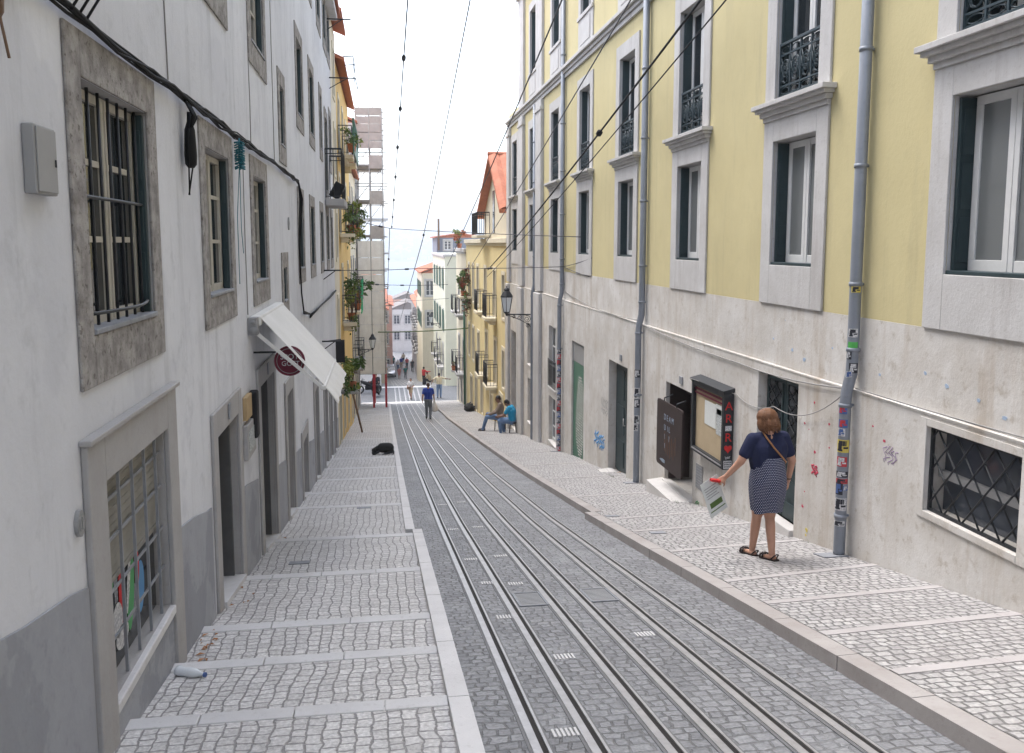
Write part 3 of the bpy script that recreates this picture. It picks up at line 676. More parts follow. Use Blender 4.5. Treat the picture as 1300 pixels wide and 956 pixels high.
# doors of the white house
def old_door(parent, a, c, zt, kind):
    zb = zl((a + c) / 2); yc = (a + c) / 2; W = c - a
    b = MB(); ws = .18 if kind in ('narrow', 'wide', 'grille') else .14; pr = .03
    b.box(XL + .001, XL + pr, a - ws, a - .002, zl(a) - .5, zt + .23, .008); b.box(XL + .001, XL + pr, c + .002, c + ws, zl(c) - .5, zt + .23, .008); b.box(XL + .001, XL + pr - .0015, a - .001, c + .001, zt + .002, zt + .229, .008)
    d = b.build('door', 'smooth_stone', parent)
    b = MB(); za_, zc_ = zl(a) + .05, zl(c) + .05; b.hexa([(XL - .3, a + .003, zc_ - .6), (XL + .05, a + .003, zc_ - .6), (XL + .05, c - .003, zc_ - .6), (XL - .3, c - .003, zc_ - .6), (XL - .3, a + .003, za_), (XL + .05, a + .003, za_), (XL + .05, c - .003, zc_), (XL - .3, c - .003, zc_)]); b.build('threshold', 'band_stone', d)
    m = 'green_paint' if kind in ('low', 'dark') else 'door_grey'
    b = MB(); x = XL - .26
    if kind in ('narrow', 'wide'):                          # two leaves, the far one folded back into the reveal
        b.box(x, x + .04, a + .01, yc - .01, zl(c) - .1, zt - .01, .006)
        for k in range(3):
            z = zb + .2 + k * (zt - zb - .3) / 3; b.box(x + .04, x + .052, a + .07, yc - .07, z, z + (zt - zb - .3) / 3 - .1, .005)
        b.box(x - .02, XL - .06, c - .055, c - .012, zl(c) - .1, zt - .01, .006); b.box(x + .0, x + .05, yc - .012, yc + .03, zl(c) - .1, zt - .012, .004)
    else:
        b.box(x, x + .05, a + .01, c - .01, zl(c) - .1, zt - .01, .006)
        for k in range(2):
            for q in (0, 1):
                z = zb + .2 + k * (zt - zb - .3) / 2; y0 = a + .08 + q * (W / 2 - .03); b.box(x + .05, x + .063, y0, y0 + W / 2 - .14, z, z + (zt - zb - .3) / 2 - .1, .005)
    lf = b.build('door_leaf', m, d)
    b = MB(); b.tube([(x + .06, yc - .05, zb + 1.0), (x + .1, yc - .05, zb + 1.0), (x + .1, yc - .12, zb + 1.0)], .009, 6); b.build('handle', 'steel_rail', lf)
    if kind == 'grille':
        b = MB()
        for i in range(6): b.box(x + .066, x + .076, a + .1 + i * (W - .2) / 5 - .006, a + .1 + i * (W - .2) / 5 + .006, zt - .7, zt - .06)
        b.build('grille', 'steel_rail', lf)
    return d
for a, c, zt, k in DOORS: old_door(house, a, c, zt, k)
for y, lab in ((7.98, 'n'), (10.68, 'n')):
    b = MB(); b.box(XL + .031, XL + .045, y - .05, y + .05, .28, .42, .005); b.build('number_plate', 'slate', house)
# ------------------------------------------------------------------ things on the white wall
def sag(p, q, s, n=12, jit=0, ax=None):
    p, q = Vector(p), Vector(q); out = []
    for i in range(n + 1):
        f = i / n; v = p.lerp(q, f); v.z -= 4 * s * f * (1 - f)
        if jit and 0 < i < n: v += Vector((rng.uniform(0, jit), 0, rng.uniform(-jit, jit)))
        out.append(v)
    return out
b = MB()
for k in range(7):
    r = rng.uniform(.006, .011); pts = []
    for i, y in enumerate([.3, 1.5, 2.8, 3.6, 4.3, 5.0, 5.7, 6.2, 6.7, 7.3, 8.0, 8.8, 9.7, 10.6, 11.8, 13, 14.2, 15.1]):
        pts.append((XL + .03 + rng.uniform(0, .035), y, 2.885 + rng.uniform(-.028, .028) + (.02 if y < 4.5 else 0) - .02 * (y > 6.3) * math.sin(y * 3 + k)))
    b.tube(pts, r, 6)
for k in range(3):
    b.tube([(XL + .05, 15.1, 2.88), (XL + .06 + k * .02, 15.2, 2.6), (XL + .03, 15.15 + .03 * k, 1.8), (XL + .04, 15.25, 1.0), (XL + .04, 15.6, .62 + .02 * k), (XL + .04, 17, .5)], .014, 6)
for k in range(4): b.tube([(XL + .03 + rng.uniform(0, .03), y, .46 + rng.uniform(-.03, .03)) for y in (17, 18.5, 20, 21.6, 23, 24.5, 26)], .016, 6)
for k in range(3): b.tube([(XL + .05, 4.3 + .1 * k, 2.9), (XL + .09, 4.38 + .1 * k, 3.02), (XL + .06, 4.5 + .1 * k, 3.2), (XL + .03, 4.45 + .12 * k, 4.2), (XL + .03, 4.5 + .1 * k, 8.2)], .007, 5)
tag(b.build('cable_bundle', 'cable_black'), 'sagging bundle of black cables strung along the white wall above the windows', 'cables')
t = thing('cable_junction', (XL, 6.65, 2.2), 'black bagged cable junction hanging from the cable bundle beside the barred window', 'cable junction')
b = MB(); b.smooth = True
b.loft([[(XL + .06 + r * .75 * math.cos(a), 6.66 + r * math.sin(a) * 1.2, z) for a in [i * 2 * PI / 10 for i in range(10)]] for z, r in ((2.79, .02), (2.72, .025), (2.66, .05), (2.58, .055), (2.48, .06), (2.42, .055), (2.395, .03))])
b.build('body', 'cable_black', t)
b = MB()
for k in range(5): b.tube([(XL + .05, 6.58 + .04 * k, 2.86), (XL + .10, 6.6 + .03 * k + rng.uniform(-.05, .05), 2.76), (XL + .08, 6.64 + rng.uniform(-.03, .03), 2.68)], .008, 5)
for q in (-1, 1): b.tube([(XL + .06, 6.66, 2.72), (XL + .07, 6.66 + q * .11, 2.60), (XL + .06, 6.66 + q * .07, 2.42), (XL + .04, 6.66 - q * .01, 2.2)], .006, 5)
b.build('wire_loop', 'cable_black', t)
t = thing('utility_box', (XL, 3.87, 2.03), 'small grey metal utility box with keyhole on the white wall beside the barred window', 'utility box')
b = MB(); b.box(XL + .001, XL + .05, 3.78, 4.01, 2.05, 2.33, .006); bd = b.build('body', 'box_grey', t)
b = MB(); b.box(XL + .051, XL + .056, 3.79, 4.0, 2.06, 2.32, .002); dr = b.build('door', 'box_grey', t)
b = MB(); b.box(XL + .0565, XL + .060, 3.975, 3.987, 2.17, 2.20); b.build('keyhole', 'black', dr)
b = MB()
for i in range(12):
    for k in range(13):
        a = k * 2 * PI / 13 + i; z = 2.83 - i * .022; b.tube([(XL + .07, 8.84, z), (XL + .07 + .05 * math.cos(a), 8.84 + .055 * math.sin(a), z - .02 + rng.uniform(-.01, .01))], .006, 3)
b.tube([(XL + .07, 8.84, 2.86), (XL + .07, 8.84, 2.56)], .01, 5); b.tube([(XL + .06, 8.84, 2.56), (XL + .03, 8.83, 2.1), (XL + .02, 8.9, 1.45)], .0035, 4); b.tube([(XL + .06, 8.88, 2.6), (XL + .03, 9.05, 2.0), (XL + .02, 9.2, 1.75)], .0035, 4)
tag(b.build('tinsel_garland', 'teal_plastic'), 'short teal tinsel garland hanging from the cables by the second window', 'garland')
b = MB(); b.smooth = True
b.loft([[(XL + .002 + d, 3.62 + r * math.cos(a) * (1 + .3 * math.sin(3 * a)), 2.84 + 1.7 * r * math.sin(a) * (1 + .25 * math.cos(2 * a + 1))) for a in [i * 2 * PI / 14 for i in range(14)]] for d, r in ((0, .085), (.012, .075), (.02, .04))])
b.tube([(XL + .01, 3.63, 2.70), (XL + .03, 3.64, 2.55)], .006, 5); b.tube([(XL + .01, 3.68, 2.8), (XL + .04, 3.73, 2.8)], .01, 5)
tag(b.build('wall_anchor', 'wood'), 'rusty broken iron anchor in the white wall above the utility box', 'wall anchor')
for (y, z, r, lab) in ((4.15, .56, .045, 'round rusty vent cap on the white wall beside the shop window'), (13.75, 2.15, .07, 'round grey patch plate on the white wall between the upper windows')):
    b = MB(); b.prism([(r * math.cos(a), 1.4 * r * math.sin(a)) for a in [i * 2 * PI / 18 for i in range(18)]], lambda u, v, d: (XL + .001 + d, y + u, z + v), .02)
    for q in (-1, 1): b.box(XL + .021, XL + .026, y - .012 + q * .015, y + q * .015, z - .03, z + .03)
    tag(b.build('vent_cap', 'box_grey'), lab, 'vent cap')
for pts, lab in (([(10.06, 3.84), (10.09, 3.4), (10.06, 2.9)], 'short thin vertical cable below an upper window of the white house'), ([(9.45, 2.84), (9.42, 1.9), (9.44, 1.1)], 'thin vertical cable from the cable bundle down to the awning'),
                 ([(12.2, 8.2), (12.22, 5), (12.2, 2.95)], 'long thin vertical cable up the white wall beyond the third window'), ([(6.25, 7.9), (6.27, 5.5), (6.24, 4.2), (6.3, 2.95)], 'long thin vertical cable up the white wall above the cable junction')):
    b = MB(); b.tube([(XL + .007, y, z) for y, z in pts], .005, 5); tag(b.build('thin_cable', 'grey_cable'), lab, 'cable')
b = MB()
for k in range(26):
    y = rng.choice([rng.gauss(6.2, .25), rng.uniform(5, 12)]); x = XL + .05 + abs(rng.gauss(0, .12)); z = zl(y) + .006; a = rng.uniform(0, 6.3); r = rng.uniform(.015, .035)
    b.add([(x - r * math.cos(a), y - r * math.sin(a), z), (x + r * .45 * math.sin(a), y - r * .45 * math.cos(a), z + .008), (x + r * math.cos(a), y + r * math.sin(a), z + .002), (x - r * .45 * math.sin(a), y + r * .45 * math.cos(a), z + .01)], [(0, 1, 2, 3)])
tag(b.build('dead_leaves', 'leather_tan'), 'scattered brown leaves along the foot of the white wall', 'dry leaves', kind='stuff')
b = MB()
for k in range(160):
    y = rng.choice([rng.gauss(16.2, .25), rng.gauss(12.3, .2), rng.uniform(8, 22)]); x = XB - .02 - abs(rng.gauss(0, .02)) - (.2 if 16 < y < 17.4 or 12.3 < y < 13.9 else 0); z = zp(y); h = rng.uniform(.02, .07)
    b.add([(x, y - .006, z), (x, y + .006, z), (x - .02 + rng.uniform(-.03, .02), y + rng.uniform(-.03, .03), z + h)], [(0, 1, 2)])
tag(b.build('weeds', 'leaf'), 'small green weeds in the joint at the foot of the stone base', 'weeds', kind='stuff')
# menu case with a small lamp
t = thing('menu_case', (XL, 9.15, -.3), 'small framed menu case with an ochre notice above it, between two house doors', 'menu case')
b = MB(); b.box(XL + .001, XL + .05, 8.88, 9.42, -.34, .02, .008); b.build('frame', 'smooth_stone', t)
b = MB(); b.box(XL + .051, XL + .056, 8.95, 9.35, -.27, -.05); b.build('menu', 'paper_print', t)
b = MB(); b.box(XL + .001, XL + .045, 8.92, 9.25, .06, .30, .006); b.build('notice', 'orange_plaster', t)
b = MB(); b.box(XL + .001, XL + .09, 9.28, 9.45, -.2, .30, .02); b.build('lamp_box', 'black', t)
# awning over the doorway, hung sign below it
YA, YB = 9.62, 11.75
WZ, FX, FZ = 1.07, -.66, .31
t = thing('awning', (XL, 10.7, 1.0), 'white sloping fabric awning with hanging valance over a doorway of the white house', 'awning')
b = MB(); b.hexa([(XL + .10, YA, WZ - .008), (FX, YA, FZ - .008), (FX, YB, FZ - .008), (XL + .10, YB, WZ - .008), (XL + .10, YA, WZ), (FX, YA, FZ), (FX, YB, FZ), (XL + .10, YB, WZ)]); b.build('fabric', 'awning_white', t)
b = MB(); b.box(XL + .001, XL + .12, YA - .06, YB + .05, WZ - .10, WZ + .005, .02); b.build('cassette', 'awning_white', t)
b = MB()
b.box(XL + .001, XL + .10, YA - .20, YA - .065, WZ - .19, WZ + .0, .01); b.tube([(XL + .06, YA - .21, WZ - .14), (XL + .06, YA - .06, WZ - .14)], .045, 12); b.tube([(XL + .06, YA - .215, WZ - .05), (XL + .06, YA - .06, WZ - .05)], .025, 10)
b.build('bracket', 'box_grey', t)
for y in (YA - .02, YB + .02):
    b = MB(); b.hexa([(XL + .06, y - .015, WZ - .20), (FX - .005, y - .015, FZ - .06), (FX - .005, y + .015, FZ - .06), (XL + .06, y + .015, WZ - .20), (XL + .06, y - .015, WZ - .15), (FX - .005, y - .015, FZ - .015), (FX - .005, y + .015, FZ - .015), (XL + .06, y + .015, WZ - .15)]); b.build('arm', 'awning_white', t)
b = MB(); b.box(FX - .03, FX + .025, YA - .04, YB + .04, FZ - .06, FZ - .009, .012); b.build('front_bar', 'awning_white', t)
b = MB(); n = 16; R0, R1 = [], []
for i in range(n + 1):
    y = YA + (YB - YA) * i / n; sw = .02 * math.sin(i * 1.7); R0.append((FX + .02, y, FZ - .03)); R1.append((FX + .15 + sw * .5, y, FZ - .22 + .015 * math.sin(i * .9)))
b.loft([R0, [((p[0] + q[0]) / 2 + .005, p[1], (p[2] + q[2]) / 2) for p, q in zip(R0, R1)], R1], False, False, False)
b.loft([[(x - .006, y, z) for x, y, z in R0], [(x - .006, y, z) for x, y, z in R1]], False, False, False); b.build('valance', 'awning_white', t)
t = thing('hanging_sign', (-1.02, 9.78, .4), 'round maroon hanging shop sign with pale lettering under the awning', 'sign')
cx, cz, r = -1.035, .555, .168
b = MB(); b.prism([(r * math.cos(a), r * math.sin(a)) for a in [i * 2 * PI / 32 for i in range(32)]], lambda u, v, d: (cx + u, 9.78 + d, cz + v), .02); b.build('board', 'maroon', t)
b = MB()
for rr in (.138,):
    pts = [(cx + rr * math.cos(a), 9.777, cz + rr * math.sin(a)) for a in [i * 2 * PI / 32 for i in range(33)]]; b.tube(pts, .004, 4)
b.build('ring', 'box_grey', t)
text('lettering', 'SPOT', .085, frame_m((cx, 9.776, cz + .045), (1, 0, 0), (0, 0, 1)), 'sticker_white', t)
text('lettering', 'GOFT', .075, frame_m((cx + .01, 9.776, cz - .03), (1, 0, 0), (0, 0, 1)), 'sticker_white', t)
b = MB(); b.tube([(XL, 9.79, cz + .1), (cx - r + .02, 9.79, cz + .1)], .012, 6); b.build('arm', 'iron', t)
b = MB(); b.box(XL + .03, -1.13, 25.6, 25.64, -1.62, -.95, .005); o = b.build('black_board', 'black'); tag(o, 'plain black square projecting sign on the white house beyond the awning', 'sign')
# little iron balcony of the white house with a floodlight
t = thing('iron_balcony', (XL, 23.7, 3.0), 'small iron balcony on a grey stone slab high on the white house', 'balcony')
b = MB(); b.box(XL + .02, -.93, 22.7, 24.7, 2.80, 2.98, .02); b.build('slab', 'smooth_stone', t)
m = bar_railing(1.9, 1.25, .43, .4, 12, .012); b = MB(); b.T = Matrix.Translation((XL, 23.7, 2.98)); b.add(m.v, m.f); b.build('railing', 'iron', t)
t = thing('loudspeaker', (-1.1, 23.0, 3.0), 'black box loudspeaker tilted down on the small iron balcony', 'loudspeaker')
b = MB(); b.T = Matrix.Translation((-1.12, 23.0, 3.2)) @ Matrix.Rotation(.5, 4, 'Y'); b.box(-.13, .13, -.13, .13, -.2, .2, .02); b.build('cabinet', 'black', t)
b = MB(); b.T = Matrix.Translation((-1.12, 23.0, 3.2)) @ Matrix.Rotation(.5, 4, 'Y'); b.box(.131, .14, -.11, .11, -.18, .18, .003); b.build('grille', 'iron', t)
for y, z, l in ((25.2, 8.0, .62), (25.9, 6.55, .75)):
    b = MB(); b.tube([(XL, y, z), (XL + l, y, z), (XL + l + .05, y, z - .3 * (z < 7))], .02, 6); b.tube([(XL, y, z - .3), (XL + l * .7, y, z)], .012, 5)
    tag(b.build('wire_bracket', 'iron'), ('upper' if z > 7 else 'lower') + ' black iron wire bracket below the eave of the white house', 'bracket')
for y, z in ((21.5, 1.2), (20.5, -.42)):
    b = MB(); b.tube([(XL, y, z), (XL + .42, y, z)], .02, 6); b.tube([(XL, y, z - .22), (XL + .3, y, z)], .012, 5)
    if z < 0: b.tube([(XL, y + .4, z - .05), (XL + .42, y + .2, z + .02)], .012, 5)
    tag(b.build('wire_bracket', 'iron'), 'black iron wire bracket on the white house ' + ('above the awning' if z < 0 else 'level with the lower windows'), 'bracket')
# plastic bottle at the wall foot
t = thing('plastic_bottle', (-1.30, 5.62, zl(5.62)), 'crushed clear plastic bottle lying at the foot of the white wall', 'bottle')
b = MB(); b.smooth = True; z0 = zl(5.62) + .035; pf = [(0, .0), (.03, .004), (.034, .03), (.028, .07), (.034, .11), (.03, .15), (.012, .19), (.012, .205)]
b.T = Matrix.Translation((-1.36, 5.58, z0)) @ Matrix.Rotation(1.15, 4, 'Z') @ Matrix.Rotation(PI / 2, 4, 'X') ; b.lathe(pf, n=10); b.build('body', 'blue_lamp_glass', t)
b = MB(); b.T = Matrix.Translation((-1.36, 5.58, z0)) @ Matrix.Rotation(1.15, 4, 'Z') @ Matrix.Rotation(PI / 2, 4, 'X'); b.lathe([(0, .206), (.015, .206), (.015, .222), (0, .222)], n=10); b.build('cap', 'sticker_blue', t)

# ------------------------------------------------------------------ yellow apartment building on the right
OR = (XR, 0, 0)
BAYS = [30.75, 27.05, 23.5, 20.0, 16.48, 12.96, 9.52, 6.18, 2.7, -.8, -4.3, -7.8]
apt = thing('yellow_apartment_building', (XR, 12, zr(12)), 'tall yellow apartment building with pale stone base and window frames along the right pavement', 'building')
ops = []
for y in BAYS:
    ops.append((-y - .525, -y + .525, 1.59, 3.06, .3)); ops.append((-y - .525, -y + .525, 3.535, 5.42, .3))
    if y < 29: ops.append((-y - .5, -y + .5, 7.12, 9.0, .3))
b = MB(); facade(b, OR, PI, -29.6, 14, 1.12, 10.2, [o for o in ops if o[1] > -29.6], .3, 0, 2, 3)
low_ops = [o for o in ops if o[3] < 5.5 and o[0] < -29.7]
facade(b, OR, PI, -32.3, -29.6, 1.12, 6.5, low_ops, .3, 0, 2, 3)
b.mi = 0; P = local(PI, OR)
b.quad(P(0, -32.3, -8), P(-9, -32.3, -8), P(-9, -32.3, 6.5), P(0, -32.3, 6.5)); b.quad(P(0, -29.6, 6.5), P(-9, -29.6, 6.5), P(-9, -29.6, 10.2), P(0, -29.6, 10.2)); b.quad(P(0, -32.3, 6.5), P(-9, -32.3, 6.5), P(-9, -29.6, 6.5), P(0, -29.6, 6.5))
b.quad(P(0, 14, -8), P(0, 14, 10.2), P(-9, 14, 10.2), P(-9, 14, -8)); b.quad(P(-9, -32.3, -8), P(-9, 14, -8), P(-9, 14, 10.2), P(-9, -32.3, 10.2)); b.quad(P(0, -29.6, 10.2), P(0, 14, 10.2), P(-9, 14, 10.2), P(-9, -29.6, 10.2))
b.build('wall', ['yellow_plaster', 'base_stone', 'lime_stone', 'dark_inside'], apt)
# upper stone base (XR) and the thicker plinth below it (XB)
b = MB(); facade(b, (XR - .006, 0, 0), PI, -32.3, 14, .40, 1.118, [], .3)
b.quad((XR - .006, 32.3, 1.118), (XR - .006, -14, 1.118), (XR + .01, -14, 1.118), (XR + .01, 32.3, 1.118)); b.build('stone_band', 'base_stone', apt)
G = [  # ground openings: ya,yb,za,zb,depth
    (5.62, 6.76, -.47, .28, .30), (9.13, 10.19, -1.50, .26, .17), (12.42, 13.75, -2.12, -.43, .9), (16.05, 17.45, -2.90, -.55, .22), (19.72, 21.05, -3.75, -.55, .16),
    (23.0, 24.1, -2.2, -.45, .2), (22.95, 24.05, -3.75, -2.45, .2), (26.85, 27.75, -2.05, -.7, .2), (26.8, 27.7, -3.95, -2.5, .2), (30.2, 31.4, -4.9, -1.3, .4)]
b = MB(); facade(b, (XB, 0, 0), PI, -32.3, 14, -8, .37, [(-a, -c, z0, z1, d) for a, c, z0, z1, d in G], .3, 0, 0, 1)
b.mi = 0; b.quad((XB, 32.3, -8), (XR + .3, 32.3, -8), (XR + .3, 32.3, .37), (XB, 32.3, .37))
b.mi = 0; b.box(XB - .006, XR + .02, -14, 32.3, .371, .395, .004); b.build('plinth', ['base_stone', 'dark_inside'], apt)
# thin joints of the plinth blocks
for y in BAYS:
    put_window(apt, 'casement', 1.05, 1.47, OR, PI, -y, 1.59); put_window(apt, 'french', 1.05, 1.885, OR, PI, -y, 3.535)
    if y < 29: put_window(apt, 'upper', 1.0, 1.88, OR, PI, -y, 7.12)
b = MB()
for z0, z1, p in ((6.02, 6.12, .05), (6.12, 6.2, .09), (6.2, 6.28, .15), (9.75, 9.85, .08), (9.85, 10.0, .16), (10.0, 10.25, .26)):
    b.box(XR - p, XR - .001, -14, 29.65 if z0 > 9 else 32.35, z0, z1, .01)
b.build('cornice', 'lime_stone', apt)
for y0, y1 in ((25.25, 26.15), (28.6, 29.5), (31.7, 32.3)):
    b = MB(); b.box(XR - .10, XR - .001, y0, y1, .44, 6.01 if y1 < 32 else 6.0, .01); b.box(XB - .10, XB - .001, y0 - .03, y1 + (.03 if y1 < 32 else 0), -8, .365, .01)
    b.box(XR - .13, XR - .002, y0 - .04, y1 + .04, 5.7, 5.8, .01)
    if y1 < 32: b.box(XR - .08, XR - .001, y0, y1 - .02, 6.29, 9.74, .01)
    b.build('pilaster', 'lime_stone', apt)
# basement window with a diamond grille
b = MB()
a, c, z0, z1 = 5.62, 6.76, -.47, .28
b.box(XB - .015, XB - .001, a - .09, a, z0 - .06, z1 + .07, .004); b.box(XB - .015, XB - .001, c, c + .09, z0 - .06, z1 + .07, .004); b.box(XB - .0145, XB - .001, a + .001, c - .001, z1 + .002, z1 + .069, .004); b.box(XB - .018, XB + .25, a + .002, c - .002, z0 - .06, z0 + .004, .006)
wn = b.build('basement_window', 'base_stone', apt)
b = MB(); n = 7; p = (c - a) / n * 1.0
W, H = c - a, z1 - z0; k = .235
for sgn in (1, -1):
    s = -3
    while s < 12:
        # line y = s*k + sgn*t , z = 1.35*t
        pts = []
        for t in [i * H / 1.25 / 40 for i in range(41)]:
            yy = (s * k + t) if sgn > 0 else (s * k - t + .0)
            if 0.004 < yy < W - .004: pts.append((XB + .04 + (.007 if sgn > 0 else 0), a + yy, z0 + .006 + t * 1.25 * .985))
        if len(pts) > 2: b.tube([pts[0], pts[-1]], .010, 4)
        s += 1
for (y0, y1, q0, q1) in ((a + .003, c - .003, z0 + .006, z0 + .03), (a + .003, c - .003, z1 - .026, z1 - .003), (a + .003, a + .03, z0 + .03, z1 - .026), (c - .03, c - .003, z0 + .03, z1 - .026)): b.box(XB + .03, XB + .056, y0, y1, q0, q1)
b.build('grille', 'iron', wn)
b = MB(); b.box(XB + .18, XB + .19, a + .003, c - .003, z0 + .006, z1 - .003); b.build('pane', 'glass_far', wn)
b = MB(); b.box(XB + .12, XB + .178, a + .003, c - .003, z0 + .30, z0 + .36); b.build('sash', 'box_grey', wn)
# dark green double door
def right_door(name, a, c, z0, z1, dep, m, kind):
    d = MB(); d.box(XB - .05, XB + .10, a + .003, c - .003, z0 - .4, z0 + .05, .012); do = d.build(name, 'stone_step', apt)
    x = XB + dep - .005; yc = (a + c) / 2
    if kind == 'double':
        for q0, q1 in ((a + .006, yc - .003), (yc + .003, c - .006)):
            b = MB(); b.box(x - .05, x, q0, q1, z0 + .055, z1 - .006, .006); w_ = q1 - q0
            H = z1 - z0
            for (f0, f1) in ((.04, .12), (.15, .28)): b.box(x - .062, x - .051, q0 + .09, q1 - .09, z0 + f0 * H + .05, z0 + f1 * H + .05, .005)
            b.box(x - .066, x - .051, q0 + .05, q1 - .05, z0 + .40 * H, z0 + .43 * H, .004)
            b.box(x - .066, x - .051, q0 + .05, q0 + .085, z0 + .45 * H, z1 - .08, .004); b.box(x - .066, x - .051, q1 - .085, q1 - .05, z0 + .45 * H, z1 - .08, .004)
            b.box(x - .062, x - .051, q0 + .09, q1 - .09, z0 + .31 * H, z0 + .38 * H, .004)
            lf = b.build('door_leaf', m, do)
            b = MB(); b.box(x - .055, x - .051, q0 + .086, q1 - .086, z0 + .46 * H, z1 - .085); b.build('pane', 'glass_dark', lf)
            b = MB(); g0, g1, h0, h1 = q0 + .088, q1 - .088, z0 + .46 * H, z1 - .09; ww = g1 - g0
            for sg in (1, -1):
                for i in range(-2, 7):
                    zz0, zz1 = h0 + i * (h1 - h0) / 5, h0 + (i + 1.6) * (h1 - h0) / 5
                    A, B = (g0, zz0), (g1, zz1)
                    if sg < 0: A, B = (g1, zz0), (g0, zz1)
                    pts = [(A[0] + (B[0] - A[0]) * t / 20, A[1] + (B[1] - A[1]) * t / 20) for t in range(21)]; pts = [q for q in pts if h0 < q[1] < h1]
                    if len(pts) > 1: b.tube([(x - .064, *pts[0]), (x - .064, *pts[-1])], .007, 4)
            b.build('grille', 'iron', lf)
    elif kind == 'plain':
        b = MB(); b.box(x - .05, x, a + .006, c - .006, z0 + .055, z1 - .006, .006); H = z1 - z0
        for q0, q1 in ((a + .09, yc - .06), (yc + .06, c - .09)):
            for f0, f1 in ((.06, .3), (.36, .62), (.68, .95)): b.box(x - .063, x - .051, q0, q1, z0 + .05 + f0 * (H - .1), z0 + .05 + f1 * (H - .1), .006)
        lf = b.build('door_leaf', m, do)
        b = MB(); b.tube([(x - .06, yc - .05, z0 + 1.1), (x - .10, yc - .05, z0 + 1.1), (x - .10, yc - .05, z0 + 1.25)], .012, 6); b.build('handle', 'steel_rail', lf)
    return do
right_door('door', 9.13, 10.19, -1.50, .26, .17, 'green_paint', 'double')
right_door('door', 16.05, 17.45, -2.92, -.55, .22, 'green_paint', 'plain')
dd = right_door('door', 12.42, 13.75, -2.14, -.43, .45, 'black', 'none')
b = MB(); b.T = Matrix.Translation((XB + .06, 13.74, 0)); b.box(0, .36, -.045, -.006, -2.08, -.45, .005); b.build('door_leaf', 'dark_wood', dd)
b = MB(); b.box(XB + .30, XB + .36, 12.45, 13.6, -.62, -.60); b.box(XB + .32, XB + .40, 12.6, 13.0, -2.05, -1.15, .02); b.build('dark_fitting', 'dark_wood', dd)
b = MB(); b.T = None
b.hexa([(XB - .28, 12.36, -2.6), (XB - .002, 12.36, -2.6), (XB - .002, 13.85, -2.6), (XB - .28, 13.85, -2.6), (XB - .28, 12.36, -2.13), (XB - .002, 12.36, -2.10), (XB - .002, 13.85, -2.10), (XB - .28, 13.85, -2.13)])
tag(b.build('stone_step', 'stone_step'), 'pale stone doorstep below the open dark doorway', 'doorstep')
b = MB(); b.hexa([(XB - .22, 16.1, -3.4), (XB - .06, 16.1, -3.4), (XB - .06, 17.4, -3.4), (XB - .22, 17.4, -3.4), (XB - .22, 16.1, -2.89), (XB - .06, 16.1, -2.87), (XB - .06, 17.4, -2.87), (XB - .22, 17.4, -2.89)])
tag(b.build('stone_step', 'stone_step'), 'pale stone doorstep below the tall closed dark door', 'doorstep')
b = MB(); b.smooth = True
for k in range(9):
    a0 = rng.uniform(0, 6.3); px, py = XB + .12 + rng.uniform(-.05, .05), 16.75 + rng.uniform(-.13, .13)
    b.add([(px, py, -2.865), (px + .05 * math.cos(a0), py + .06 * math.sin(a0), -2.85 + rng.uniform(0, .03)), (px + .09 * math.cos(a0 + .5), py + .1 * math.sin(a0 + .5), -2.86 + rng.uniform(0, .05)), (px + .05 * math.cos(a0 + 1), py + .06 * math.sin(a0 + 1), -2.85)], [(0, 1, 2, 3)])
tag(b.build('dead_leaves', 'leather_tan'), 'small heap of brown dry leaves on the step of the tall dark door', 'dry leaves', kind='stuff')
# roller shutter with white graffiti
b = MB(); a, c, z0, z1 = 19.72, 21.05, -3.55, -.56; b.box(XB - .02, XB + .06, a + .003, c - .003, z0 - .3, z0 + .06, .01); sh = b.build('shop_door', 'stone_step', apt)
b = MB(); b.box(XB + .04, XB + .09, a + .005, c - .005, -1.05, z1 - .004); b.build('fascia', 'box_grey', sh)
b = MB(); z = z0 + .07
while z < -1.08: b.hexa([(XB + .0400, a + .005, z), (XB + .0800, a + .005, z), (XB + .0800, c - .005, z), (XB + .0400, c - .005, z), (XB + .0550, a + .005, z + .06), (XB + .0800, a + .005, z + .06), (XB + .0800, c - .005, z + .06), (XB + .0550, c - .005, z + .06)]); z += .066
b.build('roller_shutter', 'shutter_green', sh)
b = MB(); z = -3.38
while z < -1.35:
    f = (z + 3.38) / 2.05; hw = .05 + .42 * math.sin(PI * min(1, f * 1.0)) ** .6; yc = 20.25 + .05 * math.sin(f * 7)
    b.hexa([(XB + .0375, yc - hw, z), (XB + .0395, yc - hw, z), (XB + .0395, yc + hw, z), (XB + .0375, yc + hw, z), (XB + .0490, yc - hw, z + .05), (XB + .0520, yc - hw, z + .05), (XB + .0520, yc + hw, z + .05), (XB + .0490, yc + hw, z + .05)]); z += .066
b.build('graffiti', 'graffiti_white', sh)
